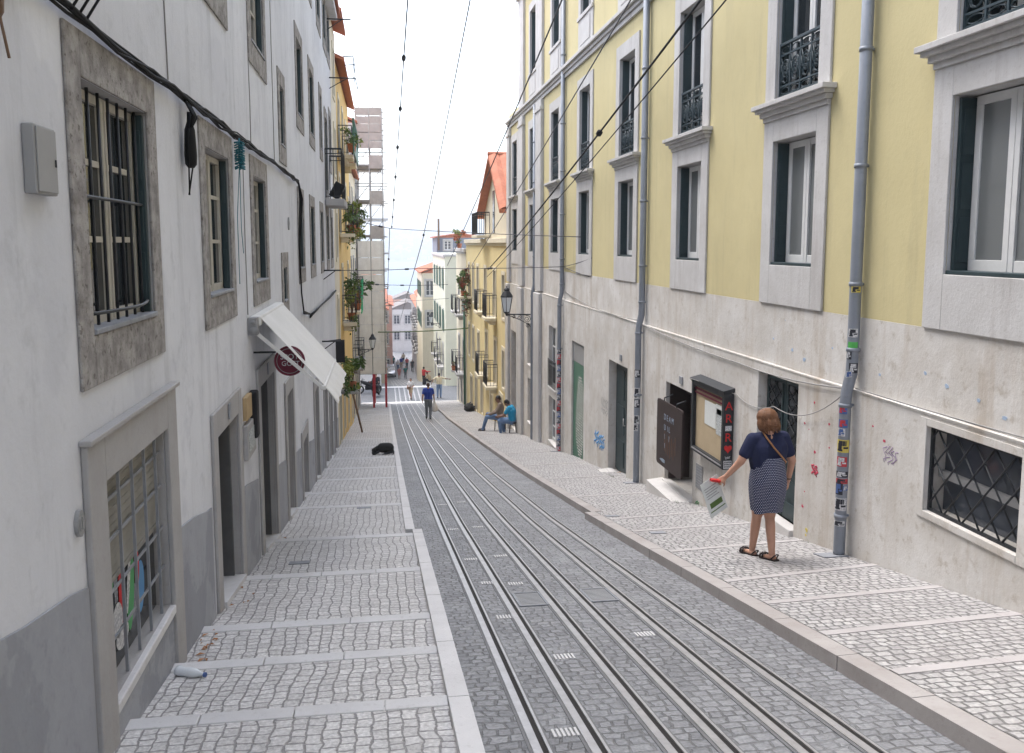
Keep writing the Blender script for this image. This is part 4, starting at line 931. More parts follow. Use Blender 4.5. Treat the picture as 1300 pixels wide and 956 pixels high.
for (a, c, z0, z1, k) in ((23.0, 24.1, -2.2, -.45, 'upper'), (22.95, 24.05, -3.75, -2.45, 'lower'), (26.85, 27.75, -2.05, -.7, 'upper'), (26.8, 27.7, -3.95, -2.5, 'lower')):
    yc = (a + c) / 2; W, H = c - a, z1 - z0
    sm = sash_mb(W - .01, H, -.14, .06, 2, (.33, .66)); b = MB(); b.T = Matrix.Translation((XB, yc, z0)) @ Matrix.Rotation(PI, 4, 'Z'); b.add(sm.v, sm.f); wo = b.build('window', 'white_paint', apt)
    b = MB(); b.T = Matrix.Translation((XB, yc, z0)) @ Matrix.Rotation(PI, 4, 'Z'); pm = pane_mb(W - .01, H, -.12); b.add(pm.v, pm.f); b.build('pane', 'glass_far' if k == 'lower' else 'glass_dark', wo)
    b = MB(); b.box(XB - .03, XB + .14, a + .002, c - .002, z0 - .05, z0 + .006, .006); b.build('sill', 'stone_step', wo)
    if k == 'upper' and a < 25:
        rm = bar_railing(W - .04, .8, .0, 0, 9); b = MB(); b.T = Matrix.Translation((XB - .02, yc, z0)) ; b.add(rm.v, rm.f); b.build('railing', 'iron', wo)
b = MB(); b.box(XB + .36, XB + .40, 30.25, 31.35, -5.4, -1.35, .01); b.build('door_leaf', 'wood', apt)
for y, z in ((13.0, -.30), (16.52, -.40), (9.66, .33)):
    if y > 10: b = MB(); b.box(XB - .02, XB - .001, y - .07, y + .07, z - .06, z + .06, .006); b.build('number_plate', 'slate', apt)
b = MB(); b.box(XB - .012, XB - .001, 11.98, 12.26, -1.82, -1.44, .004); vp = b.build('meter_door', 'box_grey', apt)
b = MB()
for i in range(8): b.box(XB - .016, XB - .0125, 12.0, 12.24, -1.79 + i * .042, -1.77 + i * .042)
b.build('vent_slot', 'slate', vp)
# ------------------------------------------------------------------ things on the right wall
# notice case
ya, yb, z0, z1, dx = 10.92, 12.16, -1.20, -.14, .145
t = thing('notice_case', (XB, 11.5, -1.2), 'black framed glass notice case with papers and red lettering down its side', 'notice case')
b = MB(); f = .075; x1 = XB - dx
b.box(x1, XB - .001, ya, ya + f, z0, z1, .006); b.box(x1, XB - .001, yb - f, yb, z0, z1, .006); b.box(x1 + .001, XB - .001, ya + f, yb - f, z1 - f, z1 - .001, .006); b.box(x1 + .001, XB - .001, ya + f, yb - f, z0 + .001, z0 + f, .006)
b.hexa([(x1 - .02, ya - .02, z1 + .001), (XB - .001, ya - .02, z1 + .001), (XB - .001, yb + .02, z1 + .001), (x1 - .02, yb + .02, z1 + .001), (x1 - .02, ya - .02, z1 + .02), (XB - .001, ya - .02, z1 + .06), (XB - .001, yb + .02, z1 + .06), (x1 - .02, yb + .02, z1 + .02)])
b.build('frame', 'iron', t)
b = MB(); b.box(x1 + .05, x1 + .06, ya + f, yb - f, z0 + f, z1 - f); bk = b.build('back_board', 'pinboard', t)
b = MB(); b.box(x1 + .03, x1 + .035, ya + f, yb - f, z1 - f - .06, z1 - f - .03); b.box(x1 + .03, x1 + .035, ya + f, yb - f, z1 - f - .115, z1 - f - .09); b.build('trim', 'maroon', t)
for (p, q, r, s, m) in ((11.30, 11.72, -.72, -.38, 'paper'), (11.06, 11.28, -.78, -.42, 'paper_print'), (11.10, 11.3, -.5, -.36, 'paper')):
    b = MB(); b.box(x1 + .042, x1 + .048, p, q, r, s); b.build('notice', m, bk)
b = MB(); b.box(x1 - .004, x1 + .004, ya + f - .02, yb - f + .02, z0 + .035, z0 + .055); b.build('ledge', 'steel_rail', t)
xm = (x1 + XB) / 2
for ch, z, sz in (('A', -.33, .165), ('R', -.50, .165), ('R', -.76, .165)): text('lettering', ch, sz, frame_m((xm, ya - .002, z), (1, 0, 0), (0, 0, 1)), 'red_paint', t)
b = MB()
h = [(.055 * math.sin(a) ** 3, .062 * (13 * math.cos(a) - 5 * math.cos(2 * a) - 2 * math.cos(3 * a) - math.cos(4 * a)) / 16) for a in [i * 2 * PI / 24 for i in range(24)]]
b.prism(h, lambda u, v, d: (xm + u, ya - .001 - d, -.91 + v), .003); b.build('heart', 'red_paint', t)
b = MB(); b.box(xm - .045, xm + .045, ya - .004, ya - .001, -.665, -.595); b.build('sticker', 'sticker_white', t)
b = MB(); b.box(xm - .058, xm + .058, ya - .004, ya - .001, -1.185, -1.075); b.build('sticker', 'sticker_white', t)
b = MB()
for i in range(3):
    for j in range(5): b.box(xm - .046 + j * .020, xm - .034 + j * .020, ya - .006, ya - .0042, -1.165 + i * .03, -1.15 + i * .03)
b.build('sticker_print', 'black', t)
text('lettering', 'bar', .06, frame_m((xm - .0, ya - .002, -1.03), (1, 0, .2), (-.2, 0, 1)), 'sticker_white', t)
# chalk board hung at the open dark doorway
XC = 4.46
t = thing('chalk_board', (XC, 13.1, -1.8), 'dark brown chalk board menu hung across the open dark doorway', 'chalk board')
y0, y1, z0, z1 = 12.42, 13.62, -1.76, -.68
rad = .06; pts = []
for cy_, cz_, a0 in ((y1 - rad, z1 - rad, 0), (y0 + rad, z1 - rad, PI / 2), (y0 + rad, z0 + rad, PI), (y1 - rad, z0 + rad, 1.5 * PI)):
    for i in range(5): pts.append((cy_ + rad * math.cos(a0 + i * PI / 8), cz_ + rad * math.sin(a0 + i * PI / 8)))
b = MB(); b.prism(pts, lambda u, v, d: (XC + d, u, v), .03); b.build('board', 'dark_wood', t)
for y in (12.7, 13.3): b = MB(); b.tube([(XC + .015, y, z1 - .01), (XC + .015, y, z1 + .05), (XC + .16, y, z1 + .10)], .012, 5); b.build('hook', 'iron', t)
ex, ey = (0, -1, 0), (0, 0, 1)
for s_, y, z, sz in (('D E A M', 13.02, -.93, .135), ('U  I L', 13.1, -1.10, .13), ('I     I', 13.1, -1.25, .13), ('I', 13.2, -1.40, .12)): text('chalk_lettering', s_, sz, frame_m((XC - .002, y, z), ex, ey), 'chalk', t)
b = MB()
for i in range(7):
    y = 13.2 - i * .085; zt = -1.16 - .05 * (i % 3); b.box(XC - .003, XC - .001, y, y + .022, zt - rng.uniform(.25, .42), zt)
b.build('chalk_drawing', 'chalk_brown', t)
b = MB(); b.prism([(13.28 + .12 * math.cos(a) * (1 + .3 * math.cos(3 * a)), -1.66 + .03 * math.sin(a)) for a in [i * 2 * PI / 14 for i in range(14)]], lambda u, v, d: (XC - .001 - d, u, v), .002); b.build('chalk_drawing', 'chalk', t)

# downpipes
def downpipe(y, zb, lab, stickers, ztop=9.7, jog=.40, r=.058):
    zb = zp(y) + .02
    t = thing('downpipe', (XB - .1, y, zb), lab, 'downpipe', 'grey downpipes of the yellow building')
    xu, xl = XR - .08, XB - .085
    if y > 20: xu = XR - .075
    b = MB(); b.tube([(xu, y, ztop), (xu, y, jog + .28), (xu - .005, y, jog + .16), (xl + .01, y, jog - .02), (xl, y, jog - .14), (xl, y, zb + .03), (xl, y, zb)], [r, r, r, r * .98, r, r, r], 14); b.build('pipe', 'pipe_grey', t)
    for z in [z for z in (jog + .40, jog - .16, jog - 1.3, 1.45, 2.6, 3.7, 4.9, 6.6) if zb < z < ztop]:
        x = xu if z > jog else xl; b = MB(); b.tube([(x, y, z - .02), (x, y, z + .02)], r + .008, 14); b.box(x, (XR if z > jog else XB) - .001, y - .012, y + .012, z - .012, z + .012); b.build('collar', 'pipe_grey', t)
    for (z, h, a0, a1, m, ink) in stickers:                 # wrapped round the pipe; angle 180 = towards the street, 270 = towards the camera
        x = xu if z > jog + .2 else xl; b = MB(); rr = r + .0025; n = 6; A = [math.radians(a0 + (a1 - a0) * i / n) for i in range(n + 1)]
        b.loft([[(x + rr * math.cos(a), y + rr * math.sin(a), zz) for a in A] for zz in (z - h / 2, z + h / 2)], False, False, False)
        s = b.build('sticker', m, t)
        if ink:
            b = MB(); rr += .0012; ks = [(-.32, .22, .15, .45), (.02, .42, .2, .75), (-.2, -.05, .55, .9), (-.4, -.25, .1, .5)]
            for (v0, v1, u0, u1) in ks:
                A = [math.radians(a0 + (a1 - a0) * (u0 + (u1 - u0) * i / 3)) for i in range(4)]
                b.loft([[(x + rr * math.cos(a), y + rr * math.sin(a), z + v * h) for a in A] for v in (v0, v1)], False, False, False)
            b.build('sticker_print', ink, s)
W_, K_, R_, B_, Y_, G_ = 'sticker_white', 'sticker_black', 'sticker_red', 'sticker_blue', 'sticker_yellow', 'sticker_green'
downpipe(7.97, -1.37, 'grey downpipe covered in many stickers between the woman and the lattice basement window', [
    (1.40, .06, 200, 290, Y_, K_), (.97, .085, 190, 280, W_, K_), (.85, .06, 190, 285, G_, None), (.75, .09, 175, 230, K_, W_), (.62, .10, 210, 300, K_, W_), (.56, .06, 230, 300, W_, B_),
    (.20, .085, 170, 260, B_, R_), (.06, .085, 180, 270, B_, R_), (-.03, .08, 175, 250, W_, B_), (-.17, .13, 165, 300, Y_, K_), (-.33, .10, 175, 280, R_, W_), (-.46, .06, 170, 300, K_, W_), (-.53, .05, 170, 300, R_, K_), (-.61, .12, 170, 250, K_, B_), (-.60, .05, 250, 310, B_, W_),
    (-.77, .13, 165, 300, W_, K_), (-.97, .055, 165, 290, W_, K_)])
downpipe(15.1, -2.86, 'grey downpipe with a few black and white stickers between the two dark doorways',
         [(-.50, .14, 180, 300, K_, W_), (-.86, .20, 180, 300, W_, K_), (-1.05, .15, 180, 300, K_, W_), (-1.35, .16, 180, 300, W_, K_), (-1.5, .12, 180, 270, W_, K_)])
downpipe(22.2, -3.95, 'grey downpipe banded with red and black stickers past the green roller shutter',
         [(-.95 - .155 * i, .125, 170, 310, (K_, R_, K_, B_)[i % 4], (W_, W_, R_, W_)[i % 4]) for i in range(18)])
downpipe(26.35, -4.6, 'plain grey downpipe beside the pilaster with the street lamp', [], 6.0)
for y, zb in ((7.97, -1.37), (15.1, -2.86), (22.2, -3.95)):
    b = MB(); bar(b, XB - .30, XB - .03, y - .10, y + .12, .112, .05, 5); o = b.build('drain_cover', 'slate')
    tag(o, {7.97: 'dark drain cover at the foot of the heavily stickered downpipe', 15.1: 'dark drain cover at the foot of the downpipe between the two dark doorways', 22.2: 'dark drain cover at the foot of the downpipe banded in red and black'}[y], 'drain cover', 'drain covers under the downpipes')
# thin cables on the wall
b = MB()
b.tube(sag((XR - .02, 22.1, .62), (XB - .03, 15.1, .46), .12), .009, 5); b.tube(sag((XB - .03, 15.05, .40), (XB - .02, 10.77, .28), .04) + sag((XB - .02, 10.7, .28), (XB - .03, 8.0, .40), .05)[1:], .009, 5)
b.tube(sag((XB - .02, 7.9, .42), (XB - .03, 3.0, .52), .03), .007, 5)
tag(b.build('wall_cable', 'grey_cable'), 'thin grey cable sagging along the stone base between the downpipes', 'cable')
b = MB(); b.tube(sag((XB - .02, 12.3, -.32), (XB - .20, 12.1, -.12), -.02, 5) + sag((XB - .02, 10.9, -.12), (XB - .02, 9.7, -.1), .10)[1:] + sag((XB - .02, 9.65, -.1), (XB - .08, 8.0, .36), .16)[1:], .006, 5)
tag(b.build('wall_cable', 'grey_cable'), 'thinner loose cable looping from the notice case across the green double door', 'cable')
# graffiti, thin paint on the stone
def scrawl(name, y0, z0, w, h, m, lab, seed, r=.012, strokes=9):
    q = random.Random(seed); b = MB()
    for k in range(strokes):
        c = y0 + w * (k + .5) / strokes; pts = []
        for i in range(8): pts.append((XB - .004, c + w / strokes * .9 * math.sin(i * 1.3 + q.uniform(0, 2)), z0 + h * (i / 7 - .5) * q.uniform(.6, 1.1)))
        b.tube(pts, r, 4)
    b.v = [(XB - .003 + (x - (XB - .004)) * .12, y, z) for x, y, z in b.v]
    tag(b.build(name, m), lab, 'graffiti')
scrawl('graffiti', 17.75, -2.45, .85, .34, 'graffiti_blue', 'blue spray painted scrawl beside the tall dark door', 3, .022)
scrawl('graffiti', 17.5, -1.62, .5, .36, 'box_grey', 'faint grey tag above the blue scrawl beside the tall dark door', 5, .008, 5)
scrawl('graffiti', 8.60, -.62, .16, .12, 'graffiti_red', 'red paint scribble on the wall between the green double door and the stickered downpipe', 8, .010, 4)
scrawl('graffiti', 7.18, -.12, .22, .18, 'graffiti_purple', 'purple dribbled tag between the stickered downpipe and the basement window', 9, .005, 5)
def splashes(lab, m, pts, seed):
    q = random.Random(seed); b = MB()
    for (y, z, r, x) in pts:
        n = 11; b.prism([(r * q.uniform(.5, 1.2) * math.cos(a), .8 * r * q.uniform(.5, 1.2) * math.sin(a)) for a in [i * 2 * PI / n for i in range(n)]], lambda u, v, d: (x - .001 - d, y + u, z + v), .002)
    tag(b.build('paint_splash', m), lab, 'paint splash')
splashes('scattered pink and red paint splashes on the stone around the green double door', 'graffiti_red', [(8.75, .12, .02, XB), (8.95, -.15, .018, XB), (8.7, -.42, .025, XB), (8.42, -.05, .02, XB), (8.93, -1.1, .03, XB), (8.85, -.2, .012, XB), (8.4, -.3, .014, XB), (7.4, .0, .02, XB), (8.9, -.92, .012, XB), (7.6, .1, .015, XB)], 4)
splashes('scattered pale blue paint splashes on the stone above the cable', 'splash_blue', [(9.4, .62, .03, XR - .006), (9.1, .55, .035, XR - .006), (8.5, .75, .02, XR - .006), (9.9, .7, .018, XR - .006), (6.9, .72, .025, XR - .006), (6.6, .65, .03, XR - .006), (6.2, .60, .025, XR - .006), (7.6, .6, .02, XR - .006), (5.9, .52, .03, XR - .006), (9.6, .95, .012, XR - .006)], 6)
splashes('small yellow paint mark low on the stone beside the green double door', 'sticker_yellow', [(8.82, -1.34, .035, XB), (8.83, -1.40, .02, XB)], 2)
scrawl('graffiti', 12.08, -2.08, .16, .12, 'graffiti_green', 'small green scribble at the foot of the wall below the metal vent', 12, .010, 3)

# street lamps: lantern on a scrolled bracket
def street_lamp(loc, th, lab):
    """local axes: wall at x=0, arm along +x"""
    t = local_thing('street_lamp', loc, lab, 'street lamp', 'wall lanterns along the street', th)
    b = MB(); L = .80
    b.box(0.0, .03, -.04, .04, -.42, .12, .006); b.tube([(.02, 0, 0), (L, 0, .02)], .02, 8)
    for (cx_, cz_, r, a0, sg) in ((.16, -.14, .12, 1.2, 1), (.40, -.09, .085, 1.2, 1), (.58, -.06, .055, 1.2, 1), (.13, -.33, .07, 4.5, 1)):
        b.tube([(x, 0, z) for x, z in spiral(cx_, cz_, r, 1.7, a0, sg, 20)], .010, 5)
    b.tube([(.03, 0, -.40), (.12, 0, -.30), (.34, 0, -.18), (.62, 0, -.06), (.78, 0, .0)], .013, 6)
    b.build('bracket', 'iron', t)
    b = MB(); n = 6; c = (L, 0)
    def ring(r, z): return [(c[0] + r * math.cos(2 * PI * k / n + .3), r * math.sin(2 * PI * k / n + .3), z) for k in range(n)]
    b.loft([ring(.03, -.03), ring(.05, .03), ring(.095, .075), ring(.105, .10)]);
    for k in range(n): b.tube([ring(.105, .10)[k], ring(.195, .56)[k]], .009, 5)
    b.loft([ring(.205, .55), ring(.215, .575), ring(.20, .60), ring(.12, .72), ring(.085, .74), ring(.09, .78), ring(.10, .785), ring(.07, .83), ring(.02, .85), ring(.015, .90)])
    lan = b.build('lantern', 'iron', t)
    b = MB(); b.loft([ring(.099, .102), ring(.189, .548)]); b.build('glass', 'blue_lamp_glass', lan)
    b = MB(); b.lathe([(.02, .58), (.035, .5), (.02, .42)], (c[0], 0, 0), 8); 
    return t
street_lamp((XR - .10, 26.6, -.36), PI, 'black wall lantern on a scrolled bracket at the pilasters of the yellow building')
street_lamp((-1.40, 47.5, -3.9), 0, 'black wall lantern in front of the scaffolded house')
street_lamp((4.62, 70.0, -4.6), PI, 'small far black wall lantern beyond the cross street on the right')

# overhead wires
def wire(name, pts, r, m, lab, dots=()):
    b = MB(); b.tube(pts, r, 5, True)
    for f in dots:
        i = f * (len(pts) - 1); k = int(i); p = Vector(pts[k]).lerp(Vector(pts[min(k + 1, len(pts) - 1)]), i - k); q = Vector(pts[min(k + 1, len(pts) - 1)]) - Vector(pts[k]); q = q.normalized() if q.length else Vector((0, 1, 0))
        b.tube([p - q * .09, p - q * .05, p + q * .05, p + q * .09], [r, r * 3.2, r * 3.2, r], 6)
    return tag(b.build(name, m), lab, 'overhead wire')
def slope_line(x, ya, za, yb, zb, n=24, s=.0): return sag((x, ya, za), (x, yb, zb), s, n)
WI = 'wire_dark'
wire('contact_wire', slope_line(.30, 2, 5.25, 27, 2.32, s=.1), .0085, WI, 'overhead wire strung with clamps nearest the white house, coming from overhead', [.27, .36, .45, .55, .66, .78, .9, .99])
wire('contact_wire', slope_line(.24, 27, 2.3, 58, -2.9), .012, WI, 'far continuation of the clamped overhead wire below the first cross wire', [.2, .5, .98])
wire('contact_wire', slope_line(1.1, 2, 6.9, 24, 1.94, s=.15), .009, WI, 'plain overhead wire above the track beside the left kerb', [.97])
wire('contact_wire', slope_line(1.1, 24, 1.94, 60, -3.6), .012, WI, 'far continuation of the plain overhead wire above the left track', [.4])
wire('contact_wire', slope_line(2.07, 2, 6.3, 28, 1.14, s=.12), .010, WI, 'overhead wire above the track nearer the yellow building')
wire('contact_wire', slope_line(3.0, 2, 6.5, 30, 1.0, s=.1), .010, WI, 'overhead wire above the right kerb')
wire('feeder_cable', slope_line(4.35, 2, 7.2, 36, .75, s=.25), .020, 'cable_black', 'thick twisted feeder cable climbing along the yellow facade', [.45])
wire('feeder_cable', slope_line(4.3, 2, 6.6, 36, .45, s=.2), .011, 'cable_black', 'thin feeder cable below the thick one along the yellow facade')
def cross(pts, r, lab, dots=()):
    out = [Vector(pts[0])]
    for p, q in zip(pts, pts[1:]): out += sag(p, q, .02, 6)[1:]
    wire('span_wire', out, r, WI, lab, dots)
cross([(XL + .42, 21.5, 1.2), (.95, 23.5, 1.18), (4.66, 22.1, 1.25)], .009, 'span wire across the street ending at the downpipe past the green shutter', [.42, .75])
cross([(4.66, 22.2, 1.25), (XR - .02, 19.2, 1.52)], .009, 'short bracing wire from the downpipe up to the yellow wall')
cross([(4.66, 22.2, 1.25), (XR - .02, 19.4, 1.1)], .009, 'short bracing wire from the downpipe down to the stone base')
cross([(XL + .6, 26.2, 2.55), (.3, 27, 2.3), (XR - .02, 20.2, 2.0)], .010, 'topmost span wire across the street below the yellow windows', [.35])
cross([(-1.0, 34, .35), (.3, 34.5, .22), (2.6, 35, .2)], .010, 'short dark span wire hanging before the scaffolded house', [.3, .6])
b = MB(); b.tube(sag((-.3, 47.5, -2.95), (4.6, 47, -2.75), .06, 16), .03, 5); tag(b.build('span_cable', 'leaf'), 'greenish cable strung across the street below the lanterns', 'overhead wire')
cross([(-1.2, 60, -2.2), (4.6, 61, -2.0)], .014, 'thin far span wire over the cross street')
# ------------------------------------------------------------------ the other houses of the street
def far_house(name, label, side, X, y0, y1, z0, z1, depth, wm, wins=(), front=(), roof='flat', trim='lime_stone', eave=.25, group=None, roofm='roof_tile', rise=None):
    """side L faces +x, R faces -x; wins on the street face (kind,W,H,y,z sill), front on the face towards the camera (kind,W,H,x,z sill)"""
    th = 0 if side == 'L' else PI; s = 1 if side == 'L' else -1
    t = thing(name, (X, (y0 + y1) / 2, z0), label, 'house', group)
    b = MB(); xa, xb = (X - depth, X) if side == 'L' else (X, X + depth)
    op = [(s * y - W / 2, s * y + W / 2, z, z + H) for k, W, H, y, z in wins]
    facade(b, (X, 0, 0), th, min(s * y0, s * y1), max(s * y0, s * y1), z0, z1, op, .2, 0, 1, 2)
    facade(b, (0, y0, 0), -PI / 2, xa, xb, z0, z1, [(x - W / 2, x + W / 2, z, z + H) for k, W, H, x, z in front], .2, 0, 1, 2)
    xo = xa if side == 'L' else xb
    b.mi = 0; b.quad((xo, y0, z0), (xo, y1, z0), (xo, y1, z1), (xo, y0, z1)); b.quad((xa, y1, z0), (xb, y1, z0), (xb, y1, z1), (xa, y1, z1)); b.quad((xa, y0, z1), (xb, y0, z1), (xb, y1, z1), (xa, y1, z1))
    b.build('wall', [wm, trim, 'dark_inside'], t)
    for k, W, H, y, z in wins: put_window(t, k, W, H, (X, 0, 0), th, s * y, z)
    for k, W, H, x, z in front: put_window(t, k, W, H, (0, y0, 0), -PI / 2, x, z)
    if roof == 'flat':
        b = MB(); xs = (X - .12, X + .10) if side == 'L' else (X - .10, X + .12)
        b.box(X - .06, X + .06, y0 + .02, y1 - .02, z1 - .25, z1 - .14, .01); b.box(X - .13, X + .13, y0 - .06, y1 + .02, z1 - .14, z1 + .06, .015); b.box(xa + .14 if side == 'L' else X + .14, X - .14 if side == 'L' else xb, y0 - .08, y0 + .1, z1 - .12, z1 + .06, .012); b.build('cornice', trim, t)
    elif roof == 'tile':
        b = MB(); r = rise or depth * .22; xm = (xa + xb) / 2
        tile_roof(b, X + s * eave, xm, y0 - .15, y1 + .1, z1 + .08, z1 + .08 + r, 6); tile_roof(b, xo - s * eave, xm, y0 - .15, y1 + .1, z1 + .08, z1 + .08 + r, 6)
        b.add([(xa, y0, z1), (xb, y0, z1), (xm, y0, z1 + r)], [(0, 1, 2)]); b.add([(xa, y1, z1), (xb, y1, z1), (xm, y1, z1 + r)], [(0, 1, 2)])
        b.build('roof', roofm, t)
    elif roof == 'tilex':                                   # ridge across the street direction: gable shows in the street face
        pass
    return t
SH = 'far houses down the street'
t = far_house('cream_house', 'narrow cream house under a tiled eave between the white house and the ochre house', 'L', XL, 26.65, 29.5, -8, 8.55, 7, 'cream_plaster', [('plain_y', .8, 1.4, 28.1, z) for z in (6.4, 4.0, 1.4)] + [('dark_y', .9, 2.0, 28.1, -4.6), ('plain_y', .8, 1.5, 28.1, -1.4)], roof='tile', eave=.36)
t = far_house('ochre_house', 'ochre yellow house with plant-filled balconies on the left side of the street', 'L', XL, 29.55, 40.0, -9, 7.75, 7, 'ochre_plaster',
    [('balcony_y', .9, 1.9, y, 4.85) for y in (31, 34)] + [('plain_y', .9, 1.5, y, 5.2) for y in (37, 39)] + [('balcony_y', .9, 1.9, y, 2.2) for y in (30.6, 35.5)] + [('plain_y', .9, 1.5, 38.5, 2.2)] +
    [('balcony_y', .9, 1.9, y, -.9) for y in (31.5, 36.5)] + [('plain_y', .9, 1.4, 39, -.8)] + [('door_y', 1.0, 2.1, y, zl(y) + .2) for y in (31, 34.5, 38.2)], roof='tile', eave=.30)
b = MB(); b.box(XL + .51, XL + .56, 29.9, 35.2, 4.86, 5.35, .01)
for i in range(16): b.box(XL + .505, XL + .565, 29.95 + i * .35, 29.99 + i * .35, 5.35, 5.95)
b.box(XL + .50, XL + .57, 29.9, 35.2, 5.95, 6.0, .008); b.build('balcony_screen', 'shutter_green', t)
t = far_house('tall_cream_house', 'tall cream house with iron balconies just before the scaffolding', 'L', XL - .05, 40.05, 50.4, -10, 5.4, 7, 'cream_plaster',
    [('balcony_b', .9, 1.9, y, z) for y in (41.8, 45) for z in (2.6, -.8, -4.0)] + [('plain_b', .9, 1.5, 48.3, z) for z in (2.7, -.6, -3.8)] + [('door_b', 1.0, 1.9, y, zl(y) + .15) for y in (42, 45.5, 48.5)], roof='tile')
t = far_house('house_under_works', 'pale house hidden behind tall scaffolding at the cross street', 'L', XL - .1, 50.6, 55.9, -10, 8.6, 7, 'far_white_plaster', [('plain_b', 1.0, 1.6, y, z) for y in (52, 54.5) for z in (6, 3, 0, -3)] + [('door_b', 1.0, 2.0, 53.3, -8.1)], roof='tile')
far_house('white_corner_house', 'white corner house beyond the cross street behind the scaffolding', 'L', -.25, 64.6, 84, -14, -1.5, 8, 'far_white_plaster', [('balcony_g', 1.0, 1.9, y, z) for y in (67, 71, 75, 79) for z in (-4.2, -7.4)] + [('door_g', 1.1, 2.0, y, zr(y) + .05) for y in (69, 76)], [('plain_g', 1.0, 1.6, -3, z) for z in (-4, -7)], 'tile', group=SH)
far_house('pink_house', 'pink house with tiled roof far down the left side of the street', 'L', 1.25, 124, 140, -18, -7.0, 8, 'pink_plaster', [('plain_g', 1.0, 1.6, y, z) for y in (127, 131, 135) for z in (-9.2, -12.2)], [('plain_g', .9, 1.6, x, z) for x in (-1.6, .2) for z in (-9.4, -12.4)] + [('door_g', 1.0, 2.0, .3, -16.6)], 'tile', group=SH)
far_house('cream_row_house', 'cream row house far down on the left before the pink house', 'L', .3, 85, 122, -18, -4.6, 8, 'cream_plaster', [('plain_g', 1.0, 1.6, y, z) for y in (88, 93, 98, 103, 108, 113) for z in (-6.6, -9.8)], [('plain_g', 1, 1.5, -2, -6.8)], 'tile', group=SH)
# right side
t = far_house('gabled_yellow_house', 'warm yellow house with a tiled gable and iron balconies next to the yellow apartment building', 'R', XR + .02, 32.4, 49.3, -9, 2.0, 8, 'warm_yellow_plaster',
    [('balcony_y', .85, 1.95, y, -1.25) for y in (36.6, 40.0)] + [('plain_y', .8, 1.7, 33.9, -1.1)] + [('plain_y', .8, 1.9, y, -1.2) for y in (43.2, 45.4, 47.6)] +
    [('balcony_y', .85, 1.9, y, -4.15) for y in (36.4, 39.6)] + [('plain_y', .75, 1.5, 33.9, -3.9)] + [('plain_y', .8, 1.7, y, -4.3) for y in (43.0, 45.4, 47.6)] +
    [('door_y', .95, 1.1 if y < 41 else 1.7, y, zp(y) + .04) for y in (34.6, 37.8)] + [('door_y', .9, 1.75, y, zp(y) + .04) for y in (41.6, 44.2, 46.6)], roof='flat', trim='cream_plaster')
# the gable: wall in the street face, ridge running back
b = MB(); g0, g1, gp, ze, zt = 33.2, 41.3, 36.6, 3.25, 5.5; X = XR + .10
b.prism([(g0 + .2, 2.06), (g1 - .2, 2.06), (g1 - .2, ze + .1), (gp, zt - .12), (g0 + .2, ze + .1)], lambda u, v, d: (X + d, u, v), 6.5); b.build('gable_wall', 'cream_plaster', t)
b = MB()
for (ya, yb) in ((g0 - .15, gp), (g1 + .15, gp)):
    n = 30; m = 8; vs = []; fs = []
    for i in range(n + 1):
        x = X - .35 + 7 * i / n; h = .10 if i % 2 else 0
        for j in range(m + 1): f = j / m; vs.append((x, ya + (yb - ya) * f, ze - .1 + (zt + .05 - ze + .1) * f + h + .03 * (j % 2)))
    for i in range(n):
        for j in range(m): fs.append((i * (m + 1) + j, i * (m + 1) + j + 1, (i + 1) * (m + 1) + j + 1, (i + 1) * (m + 1) + j))
    b.add(vs, fs)
    b.hexa([(X - .36, ya, ze - .25), (X + 6.6, ya, ze - .25), (X + 6.6, yb, zt - .1), (X - .36, yb, zt - .1), (X - .36, ya, ze - .12), (X + 6.6, ya, ze - .12), (X + 6.6, yb, zt + .03), (X - .36, yb, zt + .03)])
b.tube([(X - .38, gp, zt + .07), (X + 6.7, gp, zt + .07)], .09, 8); b.build('roof', 'roof_tile', t)
b = MB(); b.box(X - .03, X - .002, 37.2, 37.75, 2.3, 4.1); b.build('window', 'glass_far', t)
b = MB(); b.box(X - .62, X - .003, 38.6, 41.0, 2.10, 2.22, .01); bs = b.build('balcony_slab', 'cream_plaster', t)
m = bar_railing(2.3, 1.0, .6, .55, 16, .014); b = MB(); b.T = Matrix.Translation((X, 39.8, 2.22)) @ Matrix.Rotation(PI, 4, 'Z'); b.add(m.v, m.f); b.build('railing', 'iron', bs)
t = far_house('corner_balcony_house', 'pale cream house with iron balconies at the right corner of the cross street', 'R', XR + .01, 49.45, 56.0, -10, 1.5, 8, 'cream_plaster',
    [('balcony_g', .85, 1.9, y, z) for y in (51.1, 54.0) for z in (-2.3, -5.8)] + [('plain_g', .85, 1.5, y, -.05) for y in (51.1, 54.0)][:0] + [('door_g', .9, 1.5, y, zp(y) + .03) for y in (50.6, 52.6, 54.8)], roof='flat')
b = MB(); b.tube([(XR - .10, 49.4, -1.4), (XR - .10, 49.4, zp(49.4) + .1)], .07, 10); tag(b.build('green_downpipe', 'shutter_green'), 'green downpipe between the gabled yellow house and the corner balcony house', 'downpipe')
t = far_house('pale_green_house', 'pale green house beyond the cross street on the right', 'R', 4.58, 64.4, 80, -14, 1.0, 7, 'pale_green_plaster',
    [('shutters_g', .8, 1.6, y, z) for y in (66.5, 70, 73.5, 77) for z in (-1.6, -4.8)] + [('balcony_g', .8, 1.7, y, -7.6) for y in (67, 71, 75)] + [('door_g', 1, 1.7, y, zr(y) + .05) for y in (69, 73, 77.5)], [], 'flat')
t = far_house('slate_attic', 'grey slate clad attic house with red roof ridge behind the pale green house', 'R', 5.25, 84.5, 92, -12, 2.4, 4.5, 'slate_cladding', [], [('plain_g', .7, .9, 6.3, 1.2)], 'tile', rise=.35)
b = MB(); b.box(5.32, 5.5, 84.2, 84.4, 1.2, 4.2, .01); b.build('chimney', 'wood', t)
